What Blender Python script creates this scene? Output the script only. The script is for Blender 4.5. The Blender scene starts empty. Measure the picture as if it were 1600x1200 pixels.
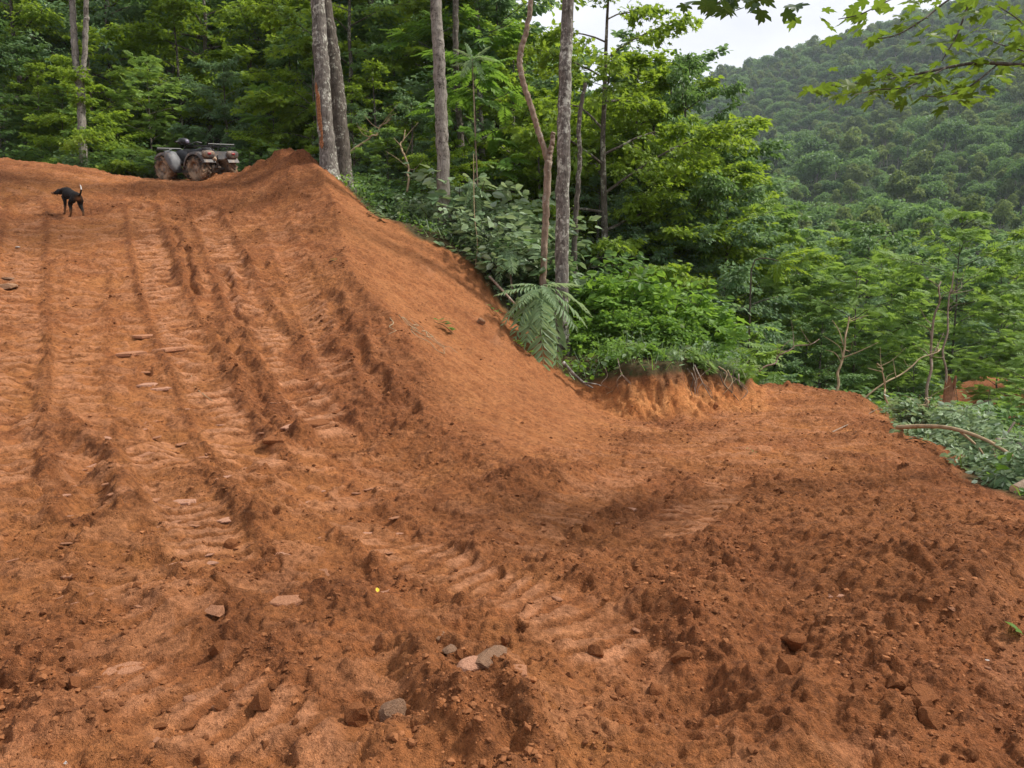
import bpy, math, random
import numpy as np
from mathutils import Matrix, Vector

D = bpy.data
S = bpy.context.scene
COL = S.collection
R = math.radians

# ------------------------------------------------------------------ camera
CAM = np.array([0.0, 0.0, 1.65]); PITCH = R(7.0); FPX = 1200.0
cam_d = D.cameras.new('camera'); cam_d.sensor_width = 36.0; cam_d.lens = 36.0 * FPX / 1600.0
cam_d.clip_start = 0.1; cam_d.clip_end = 6000.0
cam = D.objects.new('camera', cam_d); COL.objects.link(cam)
cam.location = CAM; cam.rotation_euler = (math.pi / 2 - PITCH, 0, 0)
S.camera = cam

# ------------------------------------------------------------------ sky, sun, exposure
SUN_EL, SUN_AZ = R(51), R(76)          # azimuth clockwise from +Y
world = D.worlds.new('World'); S.world = world; world.use_nodes = True
wn = world.node_tree.nodes; wl = world.node_tree.links
for n in list(wn): wn.remove(n)
sky = wn.new('ShaderNodeTexSky'); sky.sky_type = 'NISHITA'; sky.sun_disc = False
sky.sun_elevation = SUN_EL; sky.sun_rotation = SUN_AZ; sky.air_density = 1.2; sky.dust_density = 2.5
tcw = wn.new('ShaderNodeTexCoord')
mpw = wn.new('ShaderNodeMapping'); mpw.inputs['Scale'].default_value = (1.0, 1.0, 2.6)
nzw = wn.new('ShaderNodeTexNoise'); nzw.inputs['Scale'].default_value = 1.7; nzw.inputs['Detail'].default_value = 6.0; nzw.inputs['Roughness'].default_value = 0.52
rmw = wn.new('ShaderNodeValToRGB')
rmw.color_ramp.elements[0].position = 0.34; rmw.color_ramp.elements[0].color = (5.3, 5.4, 6.2, 1)
rmw.color_ramp.elements[1].position = 0.66; rmw.color_ramp.elements[1].color = (8.2, 8.3, 8.8, 1)
mxw = wn.new('ShaderNodeMix'); mxw.data_type = 'RGBA'; mxw.inputs[0].default_value = 0.94
bgw = wn.new('ShaderNodeBackground'); bgw.inputs['Strength'].default_value = 0.066
outw = wn.new('ShaderNodeOutputWorld')
wl.new(tcw.outputs['Generated'], mpw.inputs['Vector']); wl.new(mpw.outputs['Vector'], nzw.inputs['Vector'])
wl.new(nzw.outputs['Fac'], rmw.inputs['Fac'])
wl.new(sky.outputs['Color'], mxw.inputs[6]); wl.new(rmw.outputs['Color'], mxw.inputs[7])
wl.new(mxw.outputs[2], bgw.inputs['Color']); wl.new(bgw.outputs['Background'], outw.inputs['Surface'])

sun_d = D.lights.new('sun', 'SUN'); sun_d.energy = 2.7; sun_d.angle = R(6); sun_d.color = (1.0, 0.95, 0.87)
sun = D.objects.new('sun', sun_d); COL.objects.link(sun)
sv = Vector((math.sin(SUN_AZ) * math.cos(SUN_EL), math.cos(SUN_AZ) * math.cos(SUN_EL), math.sin(SUN_EL)))
sun.rotation_euler = sv.to_track_quat('Z', 'Y').to_euler()
sun.location = (20, -10, 60)

vs = S.view_settings
vs.view_transform = 'Standard'; vs.look = 'None'; vs.exposure = 1.12; vs.gamma = 1.0; vs.use_curve_mapping = False
S.render.engine = 'CYCLES'
cy = S.cycles
cy.max_bounces = 8; cy.diffuse_bounces = 6; cy.glossy_bounces = 2; cy.transmission_bounces = 4; cy.transparent_max_bounces = 6; cy.volume_bounces = 1
cy.use_denoising = True; cy.caustics_reflective = False; cy.caustics_refractive = False
cy.sample_clamp_indirect = 6.0

# ------------------------------------------------------------------ helpers: numpy noise
def _h(ix, iy, seed):
    n = (ix.astype(np.int64) * 374761393 + iy.astype(np.int64) * 668265263 + seed * 974634777) & 0xffffffff
    n = ((n ^ (n >> 13)) * 1274126177) & 0xffffffff
    n = ((n ^ (n >> 16)) * 2246822519) & 0xffffffff
    return (n ^ (n >> 15)) & 0xffffffff
def rnd2(ix, iy, seed): return _h(ix, iy, seed) / 4294967295.0
def perlin(x, y, seed=0):
    x0 = np.floor(x); y0 = np.floor(y); fx = x - x0; fy = y - y0
    x0 = x0.astype(np.int64); y0 = y0.astype(np.int64)
    u = fx * fx * fx * (fx * (fx * 6 - 15) + 10); v = fy * fy * fy * (fy * (fy * 6 - 15) + 10)
    def g(i, j):
        a = rnd2(x0 + i, y0 + j, seed) * (2 * math.pi)
        return np.cos(a) * (fx - i) + np.sin(a) * (fy - j)
    a = g(0, 0) + u * (g(1, 0) - g(0, 0)); b = g(0, 1) + u * (g(1, 1) - g(0, 1))
    return (a + v * (b - a)) * 1.5
def fbm(x, y, seed=0, octs=4, gain=0.5):
    s = 0; a = 1.0; f = 1.0
    for o in range(octs):
        s = s + a * perlin(x * f, y * f, seed + o * 17); a *= gain; f *= 2.03
    return s
def clods(x, y, seed, density=0.6, rmin=0.22, rmax=0.62):
    """half-sunk round lumps: height in cell units, random radius per cell"""
    ix = np.floor(x).astype(np.int64); iy = np.floor(y).astype(np.int64)
    out = np.zeros_like(x)
    for i in (-1, 0, 1):
        for j in (-1, 0, 1):
            cx = ix + i; cy_ = iy + j
            px = cx + rnd2(cx, cy_, seed); py = cy_ + rnd2(cx, cy_, seed + 1)
            k = rnd2(cx, cy_, seed + 2); r = np.where(k < density, rmin + (rmax - rmin) * rnd2(cx, cy_, seed + 3) ** 2, 0.0)
            an = rnd2(cx, cy_, seed + 4) * 6.283; dx = x - px; dy = y - py
            ca, sa = np.cos(an), np.sin(an)
            q = (dx * ca + dy * sa) ** 2 * 1.5 + (dy * ca - dx * sa) ** 2 * 0.75
            out = np.maximum(out, np.sqrt(np.maximum(r * r - q, 0.0)) * (0.55 + 0.6 * rnd2(cx, cy_, seed + 5)))
    return out
def sstep(a, b, x):
    t = np.clip((x - a) / (b - a), 0, 1); return t * t * (3 - 2 * t)

# ------------------------------------------------------------------ helpers: meshes, objects
def mesh(name, V, F, mats=(), mi=None, smooth=False, attrs=None):
    """V (n,3); F an (m,k) array or a list of such arrays; attrs: dict name -> float per vertex"""
    if not isinstance(F, (list, tuple)): F = [F]
    F = [np.asarray(f, dtype=np.int32) for f in F if len(f)]
    me = D.meshes.new(name)
    V = np.asarray(V, dtype=np.float32)
    me.vertices.add(len(V)); me.vertices.foreach_set('co', V.ravel())
    loops = np.concatenate([f.ravel() for f in F]); tot = np.concatenate([np.full(len(f), f.shape[1], np.int32) for f in F])
    st = np.concatenate([[0], np.cumsum(tot)[:-1]]).astype(np.int32)
    me.loops.add(len(loops)); me.loops.foreach_set('vertex_index', loops)
    me.polygons.add(len(tot)); me.polygons.foreach_set('loop_start', st)
    try: me.polygons.foreach_set('loop_total', tot)
    except Exception: pass
    for m in mats: me.materials.append(m)
    if mi is not None: me.polygons.foreach_set('material_index', np.asarray(mi, np.int32))
    me.polygons.foreach_set('use_smooth', np.full(len(tot), smooth, dtype=bool))
    for k, a in (attrs or {}).items():
        at = me.attributes.new(k, 'FLOAT', 'POINT'); at.data.foreach_set('value', np.asarray(a, np.float32).ravel())
    me.update(calc_edges=True); me.validate()
    return me
def link(name, me, parent=None):
    o = D.objects.new(name, me); COL.objects.link(o)
    if parent is not None: o.parent = parent
    return o
def tag(o, label=None, cat=None, group=None, kind=None):
    for k, v in (('label', label), ('category', cat), ('group', group), ('kind', kind)):
        if v: o[k] = v
    return o
def thing(name, label, cat, loc=(0, 0, 0), rz=0.0, group=None):
    o = D.objects.new(name, None); COL.objects.link(o); o.empty_display_size = 0.2
    o.location = loc; o.rotation_euler = (0, 0, rz)
    return tag(o, label, cat, group)
KIDS = {}
def part(name, me, parent):
    o = link(name, me, parent); KIDS.setdefault(parent.name, []).append(o); return o
def dup(root, loc=None, rz=None, sc=None, label=None, group=None):
    """a copy of a thing with copies of its parts (two levels)"""
    r = root.copy(); COL.objects.link(r)
    if loc is not None: r.location = loc
    if rz is not None: r.rotation_euler = (0, 0, rz)
    if sc is not None: r.scale = sc if hasattr(sc, '__len__') else (sc, sc, sc)
    if label: r['label'] = label
    if group: r['group'] = group
    for ch in KIDS.get(root.name, []):
        c = ch.copy(); COL.objects.link(c); c.parent = r; KIDS.setdefault(r.name, []).append(c)
        for g in KIDS.get(ch.name, []):
            d = g.copy(); COL.objects.link(d); d.parent = c; KIDS.setdefault(c.name, []).append(d)
    return r

class Geo:
    """collects vertices, faces and per-vertex floats, then becomes one mesh"""
    def __init__(s): s.V = []; s.F3 = []; s.F4 = []; s.n = 0; s.T = []
    def add(s, V, F, tint=0.5):
        V = np.asarray(V, float); s.V.append(V)
        if not isinstance(F, (list, tuple)): F = [F]
        for f in F:
            f = np.asarray(f, int)
            if len(f) == 0: continue
            (s.F3 if f.shape[1] == 3 else s.F4).append(f + s.n)
        s.T.append(np.broadcast_to(np.asarray(tint, float), (len(V),)).copy()); s.n += len(V)
        return s
    def mesh(s, name, mats, smooth=False):
        F = []
        if s.F3: F.append(np.concatenate(s.F3))
        if s.F4: F.append(np.concatenate(s.F4))
        return mesh(name, np.concatenate(s.V), F, mats, smooth=smooth, attrs={'tint': np.concatenate(s.T)})

def tube(P, rad, n=8, cap=True, wob=0.0, seed=0):
    P = np.asarray(P, float); k = len(P)
    rad = np.broadcast_to(np.asarray(rad, float), (k,))
    T = np.gradient(P, axis=0); T /= np.linalg.norm(T, axis=1)[:, None] + 1e-9
    a = np.array([1.0, 0, 0]) if abs(T[0][0]) < 0.8 else np.array([0, 1.0, 0])
    N = np.zeros_like(P); b = a - T[0] * a.dot(T[0]); N[0] = b / np.linalg.norm(b)
    for i in range(1, k):
        b = N[i - 1] - T[i] * N[i - 1].dot(T[i]); N[i] = b / (np.linalg.norm(b) + 1e-9)
    B = np.cross(T, N); th = np.linspace(0, 2 * math.pi, n, endpoint=False)
    r = rad[:, None] * np.ones((1, n))
    if wob: r = r * (1 + wob * np.random.default_rng(seed).uniform(-1, 1, (k, n)))
    V = (P[:, None, :] + r[:, :, None] * (np.cos(th)[None, :, None] * N[:, None, :] + np.sin(th)[None, :, None] * B[:, None, :])).reshape(-1, 3)
    i = np.arange(k - 1)[:, None] * n; j = np.arange(n)[None, :]; j2 = (j + 1) % n
    Q = np.stack([i + j, i + j2, i + n + j2, i + n + j], -1).reshape(-1, 4)
    F = [Q]
    if cap:
        V = np.vstack([V, P[0], P[-1]]); c0, c1 = k * n, k * n + 1; jj = np.arange(n); j2 = (jj + 1) % n
        F.append(np.stack([np.full(n, c0), j2, jj], -1)); F.append(np.stack([np.full(n, c1), (k - 1) * n + jj, (k - 1) * n + j2], -1))
    return V, F
def box(c, s, M=None):
    c = np.asarray(c, float); s = np.asarray(s, float) / 2
    V = np.array([[x, y, z] for x in (-1, 1) for y in (-1, 1) for z in (-1, 1)]) * s
    if M is not None: V = V @ np.asarray(M).T
    return V + c, np.array([[0, 1, 3, 2], [4, 6, 7, 5], [0, 4, 5, 1], [2, 3, 7, 6], [0, 2, 6, 4], [1, 5, 7, 3]])
def spline(P, n):
    """Catmull-Rom resampling of a polyline to n points"""
    P = np.asarray(P, float)
    if len(P) == 2: return P[0] + np.linspace(0, 1, n)[:, None] * (P[1] - P[0])
    Q = np.vstack([2 * P[0] - P[1], P, 2 * P[-1] - P[-2]]); t = np.linspace(0, len(P) - 1 - 1e-6, n)
    i = t.astype(int); f = (t - i)[:, None]; a, b, c, d = Q[i], Q[i + 1], Q[i + 2], Q[i + 3]
    return 0.5 * (2 * b + (c - a) * f + (2 * a - 5 * b + 4 * c - d) * f ** 2 + (3 * b - a - 3 * c + d) * f ** 3)

# ------------------------------------------------------------------ helpers: materials
def new_mat(name, rough=0.9, spec=0.3):
    m = D.materials.new(name); m.use_nodes = True; nt = m.node_tree
    b = nt.nodes['Principled BSDF']; b.inputs['Roughness'].default_value = rough
    b.inputs['Specular IOR Level'].default_value = spec
    return m, nt, b
def N(nt, typ, **kw):
    n = nt.nodes.new(typ)
    for k, v in kw.items(): setattr(n, k, v)
    return n
def ramp(nt, fac, stops):
    r = N(nt, 'ShaderNodeValToRGB'); e = r.color_ramp.elements
    while len(e) > 1: e.remove(e[-1])
    e[0].position, e[0].color = stops[0][0], (*stops[0][1], 1)
    for p, c in stops[1:]:
        q = e.new(p); q.color = (*c, 1)
    nt.links.new(fac, r.inputs['Fac']); return r.outputs['Color']
def mixc(nt, fac, a, b, blend='MIX'):
    m = N(nt, 'ShaderNodeMix', data_type='RGBA', blend_type=blend)
    for s, v in ((0, fac), (6, a), (7, b)):
        if isinstance(v, (int, float)): m.inputs[s].default_value = v
        elif isinstance(v, tuple): m.inputs[s].default_value = (*v, 1)
        else: nt.links.new(v, m.inputs[s])
    return m.outputs[2]
def noise(nt, scale, detail=3.0, rough=0.55, vec=None, dist=0.0):
    n = N(nt, 'ShaderNodeTexNoise'); n.inputs['Scale'].default_value = scale; n.inputs['Detail'].default_value = detail
    n.inputs['Roughness'].default_value = rough; n.inputs['Distortion'].default_value = dist
    if vec is not None: nt.links.new(vec, n.inputs['Vector'])
    return n.outputs['Fac']
def math_(nt, op, a, b=0.0, c=None, clamp=False):
    m = N(nt, 'ShaderNodeMath', operation=op); m.use_clamp = clamp
    for s, v in ((0, a), (1, b), (2, c)):
        if v is None: continue
        if isinstance(v, (int, float)): m.inputs[s].default_value = v
        else: nt.links.new(v, m.inputs[s])
    return m.outputs[0]
def attr(nt, name): 
    a = N(nt, 'ShaderNodeAttribute'); a.attribute_name = name; return a.outputs['Fac']
def objco(nt, scale=None):
    t = N(nt, 'ShaderNodeTexCoord').outputs['Object']
    if scale is None: return t
    m = N(nt, 'ShaderNodeMapping'); m.inputs['Scale'].default_value = scale; nt.links.new(t, m.inputs['Vector']); return m.outputs['Vector']
def worldpos(nt): return N(nt, 'ShaderNodeNewGeometry').outputs['Position']
def bump(nt, b, h, strength=0.5, dist=0.02):
    n = N(nt, 'ShaderNodeBump'); n.inputs['Strength'].default_value = strength; n.inputs['Distance'].default_value = dist
    nt.links.new(h, n.inputs['Height']); nt.links.new(n.outputs['Normal'], b.inputs['Normal']); return n
def simple_mat(name, col, rough=0.6, spec=0.4, metal=0.0, var=0.25, scale=12.0, dirt=None, dirt_amt=0.4, dscale=4.0):
    """paint, rubber, plastic ... with grain and an optional crust of mud"""
    m, nt, b = new_mat(name, rough, spec); b.inputs['Metallic'].default_value = metal
    n1 = noise(nt, scale, 4, 0.6, objco(nt))
    c = ramp(nt, n1, [(0.3, tuple(x * (1 - var) for x in col)), (0.7, tuple(min(1, x * (1 + var)) for x in col))])
    if dirt:
        n2 = noise(nt, dscale, 5, 0.65, objco(nt))
        f = math_(nt, 'MULTIPLY_ADD', n2, 5.0, -2.5 + (dirt_amt - 0.5) * 4, clamp=True)
        c = mixc(nt, f, c, dirt)
    nt.links.new(c, b.inputs['Base Color']); bump(nt, b, n1, 0.25, 0.01)
    return m
# ------------------------------------------------------------------ terrain: surveyed heights and a smooth surface through them
_sp, _cp = math.sin(PITCH), math.cos(PITCH)
def ray(px, py):
    u = (np.asarray(px, float) - 800) / FPX; v = (600 - np.asarray(py, float)) / FPX
    return np.stack([u, _cp + v * _sp, -_sp + v * _cp], -1)
def P(px, py, d): return CAM + ray(px, py) * np.asarray(d, float)[..., None]

SURVEY = [  # bearing, elevation and distance of points read off the site
    (-300,1200,2.6),(0,1200,2.6),(400,1200,2.66),(800,1200,2.67),(1200,1200,2.67),(1600,1200,2.7),(2000,1200,2.75),
    (0,900,4.0),(300,900,4.2),(600,900,4.35),(900,900,4.46),(1200,900,4.5),(1500,900,4.3),
    (0,700,6.0),(300,700,6.6),(0,600,7.5),(300,600,8.3),(0,500,9.6),(300,500,10.5),(0,400,12.2),(300,400,13.0),
    (0,330,15.0),(200,343,15.5),(350,330,16.2),(0,250,19.5),(130,264,20.5),(260,284,19.2),(350,272,18.6),(-250,250,17),(-250,400,10.5),(-300,600,6.5),
    (420,330,15.8),(440,400,13.2),(480,480,11.4),(520,560,9.6),(560,640,8.3),(620,720,7.0),
    (470,266,17.8),(500,290,16.6),(522,335,15.4),(535,400,13.5),(565,480,11.5),(625,545,10.0),(705,650,8.2),(760,720,7.1),
    (540,292,17.4),(600,340,16.7),(650,420,13.9),(693,362,16.6),(740,400,16.3),(700,520,11.9),(770,440,15.7),(800,500,14.6),(800,580,11.9),(800,660,8.8),
    (850,530,14.6),(900,600,13.6),(900,690,9.0),(960,665,11.5),
    (930,640,13.0),(1000,656,12.9),(1060,652,13.0),(1120,645,13.7),(1172,643,14.0),
    (1100,800,6.2),(1200,750,7.0),(1250,680,10.0),(1270,640,13.0),(1270,619,16.6),(1360,636,14.4),(1440,690,9.6),(1490,735,7.9),(1560,775,6.5),(1600,800,5.9),
    (1350,760,6.8),(1520,612,25),(1585,602,25),(1550,590,26.5),(1000,760,7.0),(1180,620,16.8),
]
WORLD_PTS = [  # east, north, height
    (0,-6,0.0),(-8,-6,.3),(8,-6,-.4),(0,-25,.5),(-25,-25,3),(25,-25,-5),(-9,3,1.0),(-14,6,2.4),(-22,10,4.2),(-12,15,3.9),(-18,20,5.2),(-30,24,7),
    (-10,21.5,4.5),(-7,21,4.35),(-8,27,3.2),(-14,27,4.0),(-4.2,19.5,4.0),(-5,25,2.6),(-22,32,6.5),(-11,36,3.5),(-30,45,12),(-14,52,9),
    (-2.5,19.5,2.6),(-1,19,1.4),(0.5,18.5,.5),(2.5,17.5,.0),(4,17,-.7),(1.0,15.6,.1),(2.6,15.4,-.15),(3.8,15.4,-.4),(-1,23,.6),(3,24,-2.0),(0,32,-1.0),(6,30,-4.2),(2,45,1.5),
    (6.6,18.5,-1.6),(7.4,20.5,-3.0),(9,24,-4.6),(10,30,-6.2),(18,40,-8.5),(9,14,-2.0),(10,18.5,-3.0),(7.2,9.3,-1.0),(6.6,6.6,-.8),(9.5,9,-2.1),(14,14,-4.2),(22,20,-8),(8,4,-1.4),(14,4,-4),(9,-2,-1.6),
    (30,60,-10),(12,60,-7),(50,50,-12),(50,20,-13),(80,5,-14),(60,-40,-16),
]
HILL = [(1600,400,130),(1350,372,150),(1120,380,170),(1350,330,190),(1200,250,350),(1040,270,380),(1100,158,640),(1200,124,620),(1310,84,560),(1600,-25,480),(1450,172,330),
        (1600,200,250),(1850,100,260),(2100,0,330),(880,200,740),(700,240,820),(480,150,260),(400,90,120),(200,30,110),(0,20,105),(-300,-20,110),(560,260,160),(700,330,150),(900,340,160)]
pts = [P(a, b, c) for a, b, c in SURVEY] + [np.array(p, float) for p in WORLD_PTS] + [P(a, b, c) for a, b, c in HILL]
pts += [np.array(p, float) for p in [(200,760,150),(420,620,170),(600,480,190),(0,900,120),(-200,500,90),(-300,100,60),(-300,-300,40),(0,-400,20),(300,-300,10),(500,0,90),(700,300,180),(-120,130,45),(-90,60,28),(900,900,80),(-900,900,60),(-900,-900,40),(900,-900,40)]]
pts = np.array(pts)
RC = 0.45
def _solve():
    d = np.hypot(pts[:, None, 0] - pts[None, :, 0], pts[:, None, 1] - pts[None, :, 1])
    n = len(pts); A = np.zeros((n + 1, n + 1)); A[:n, :n] = np.sqrt(d * d + RC * RC) + 0.0 * np.eye(n); A[:n, :n] -= 0.02 * np.eye(n)
    A[:n, n] = 1; A[n, :n] = 1
    return np.linalg.solve(A, np.append(pts[:, 2], 0))
_w = _solve()
def base_exact(x, y):
    sh = np.shape(x); x = np.ravel(x).astype(float); y = np.ravel(y).astype(float); out = np.empty(len(x))
    for s in range(0, len(x), 20000):
        e = slice(s, s + 20000)
        d2 = (x[e, None] - pts[None, :, 0]) ** 2 + (y[e, None] - pts[None, :, 1]) ** 2
        out[e] = np.sqrt(d2 + RC * RC) @ _w[:-1] + _w[-1]
    return out.reshape(sh)
GX0, GY0, GS = -36.0, -8.0, 0.16
_gx = np.arange(GX0, 36.01, GS); _gy = np.arange(GY0, 66.01, GS)
BASE = base_exact(*np.meshgrid(_gx, _gy))
def base(x, y):
    x = np.asarray(x, float); y = np.asarray(y, float)
    fx = np.clip((x - GX0) / GS, 0, len(_gx) - 1.001); fy = np.clip((y - GY0) / GS, 0, len(_gy) - 1.001)
    i = fx.astype(int); j = fy.astype(int); u = fx - i; v = fy - j
    u = u * u * (3 - 2 * u); v = v * v * (3 - 2 * v)
    z = (BASE[j, i] * (1 - u) + BASE[j, i + 1] * u) * (1 - v) + (BASE[j + 1, i] * (1 - u) + BASE[j + 1, i + 1] * u) * v
    far = (x < GX0) | (x > 35.9) | (y < GY0) | (y > 65.9)
    if np.any(far):
        z = np.array(z); z[far] = base_exact(x[far], y[far])
    return z
def march(px, py, f, d0=1.5, d1=60.0):
    """where the line of sight first meets the surface f"""
    r = ray(px, py); d = np.geomspace(d0, d1, 900)
    Q = CAM + d[:, None] * r; below = Q[:, 2] < f(Q[:, 0], Q[:, 1])
    k = int(np.argmax(below)) if below.any() else len(d) - 1
    if d[k] > 20.5:                        # sight line grazes a crest: take the crest
        gap = Q[:, 2] - f(Q[:, 0], Q[:, 1]); m = (gap < .6) & (d < 20.5)
        if m.any(): k = int(np.argmin(np.where(m, gap, 9)))
    return Q[k]
def bhit(pl): return np.array([march(a, b, base)[:2] for a, b in pl])

def seg_dist(x, y, L, pad):
    """distance, arc length and side of points to a polyline (points farther than pad stay at 1e3)"""
    sh = np.shape(x); x = np.ravel(x); y = np.ravel(y)
    dist = np.full(len(x), 1e3); s = np.zeros(len(x)); side = np.zeros(len(x))
    lo = L.min(0) - pad; hi = L.max(0) + pad
    idx = np.nonzero((x > lo[0]) & (x < hi[0]) & (y > lo[1]) & (y < hi[1]))[0]
    if len(idx):
        xx, yy = x[idx], y[idx]; bd = np.full(len(idx), 1e3); bs = np.zeros(len(idx)); bc = np.zeros(len(idx)); acc = 0.0
        for a, b in zip(L[:-1], L[1:]):
            t = b - a; ln = np.hypot(*t) + 1e-9; t = t / ln
            q = np.clip((xx - a[0]) * t[0] + (yy - a[1]) * t[1], 0, ln)
            ex = xx - a[0] - q * t[0]; ey = yy - a[1] - q * t[1]; dd = np.hypot(ex, ey); m = dd < bd
            bd[m] = dd[m]; bs[m] = (acc + q)[m]; bc[m] = np.sign(t[0] * ey - t[1] * ex)[m]; acc += ln
        dist[idx] = bd; s[idx] = bs; side[idx] = bc
    return dist.reshape(sh), s.reshape(sh), side.reshape(sh)
def in_poly(x, y, L, soft):
    """1 inside the polygon, 0 outside, eased over soft metres"""
    c = np.zeros(np.shape(x), bool); n = len(L)
    for i in range(n):
        (x1, y1), (x2, y2) = L[i], L[(i + 1) % n]
        if y1 == y2: continue
        c ^= ((y1 > y) != (y2 > y)) & (x < (x2 - x1) * (y - y1) / (y2 - y1) + x1)
    d, _, _ = seg_dist(x, y, np.vstack([L, L[:1]]), soft * 2)
    return np.clip(0.5 + np.where(c, 1, -1) * np.minimum(d, soft) / (2 * soft), 0, 1)

def sp(pl, n=24): return spline(bhit(pl), n)
TRACKS = [  # line, half width, cleat spacing, depth, strength
    (sp([(222,330),(238,400),(262,480),(300,560),(345,650),(400,720)]), .25, .19, .03, 1.0),
    (sp([(322,335),(358,420),(408,510),(465,600),(545,695)]), .25, .19, .035, 1.0),
    (sp([(430,360),(462,430),(500,520),(528,600)]), .20, .17, .03, .7),
    (sp([(42,320),(34,420),(25,520),(5,640),(-20,760)]), .27, .20, .035, .85),
    (sp([(490,765),(600,830),(720,890),(880,950),(960,1010)]), .27, .14, .03, .8),
    (sp([(80,930),(200,1030),(320,1110),(450,1195)]), .27, .15, .02, .62),
    (sp([(1140,755),(1112,785),(1060,825),(1000,875)]), .24, .15, .015, .75),
    (sp([(235,700),(288,790),(340,880)]), .24, .15, .03, .9),
    (sp([(140,420),(128,520),(118,640),(150,760),(205,870),(270,970)]), .22, .17, .02, .55),
    (sp([(1210,630),(1080,700),(940,770),(800,850)]), .22, .17, .02, .5),
]
RUTS = [(sp([(352,430),(368,500),(380,570),(402,640),(446,690)]), .08, .06), (sp([(112,690),(135,750),(150,815)]), .10, .06),
        (sp([(515,480),(565,585),(640,655)]), .10, .04), (sp([(268,360),(290,420),(300,470)]), .06, .05), (sp([(690,1040),(760,1120),(800,1195)]), .08, .05)]
BERMS = [  # line, half width, height
    (sp([(170,690),(250,720),(340,775),(430,830)]), .22, .12), (sp([(280,930),(370,985),(450,1060),(500,1150)]), .20, .12),
    (sp([(520,950),(610,1000),(700,1060),(760,1150)]), .24, .15), (sp([(1040,960),(1140,1020),(1210,1090),(1215,1190)]), .17, .14),
    (sp([(740,770),(810,760),(880,745)]), .30, .13), (sp([(600,600),(660,660),(740,720)]), .25, .08), (sp([(850,880),(960,920),(1080,930)]), .25, .09),
    (sp([(1090,860),(1200,850),(1320,870),(1420,900)]), .35, .10), (sp([(1400,960),(1500,900),(1600,860)]), .40, .16), (sp([(1320,720),(1400,740),(1500,770)]), .35, .10),
    (sp([(1300,1060),(1400,1050),(1500,1090)]), .25, .07), (sp([(420,690),(470,680),(525,672)]), .13, .09), (sp([(400,330),(440,300),(472,270)]), .55, .12), (np.array([[-6.9,18.9],[-6.2,18.7],[-5.5,18.4],[-4.9,18.1]]), .42, .30),
    (sp([(1190,612),(1270,616),(1350,628)]), .40, .18), (sp([(90,640),(130,700),(165,760),(190,820)]), .12, .09),
]
BOWLS = [((1080, 1060), .42, .16), ((1560, 1010), .45, .08), ((640, 720), .5, .05), ((1300, 960), .5, .06)]
BOWLS = [(march(a[0], a[1], base)[:2], r, h) for a, r, h in BOWLS]
BANKL = spline(np.vstack([bhit([(872,585),(905,615),(940,640),(1000,655),(1060,651),(1120,645),(1172,643)]), bhit([(1178,640)]) + [[.25, .9]], bhit([(1178,640)]) + [[.1, 2.2]]]), 60)
CREST = sp([(470,252),(500,290),(522,335),(535,400),(565,480),(625,545),(705,650),(760,720)], 40)
FACE = bhit([(500,292),(525,340),(540,400),(575,480),(640,550),(720,650),(800,710),(900,690),(970,655),(905,600),(850,530),(770,440),(740,400),(693,362),(600,340),(545,295)])
DIRT = np.vstack([bhit([(545,297),(600,342),(650,372),(693,386),(740,412),(768,450),(800,500),(850,545),(880,580),(905,612),(1000,650),(1110,640)]), BANKL[-14::4], [(4.6,17.2),(5.6,18.6),(7.1,18.2)], bhit([(1372,640),(1420,672),(1475,705),(1520,745)]), [(4.35,6.3),(4.6,5.4),(4.9,4),(5.3,1),(5,-4),(-9,-5),(-12,4),(-16,12),(-17,19.5),(-13,21.8),(-9.5,22),(-6.5,21.3),(-5.2,19.6),(-4.6,18.6)]])

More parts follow.
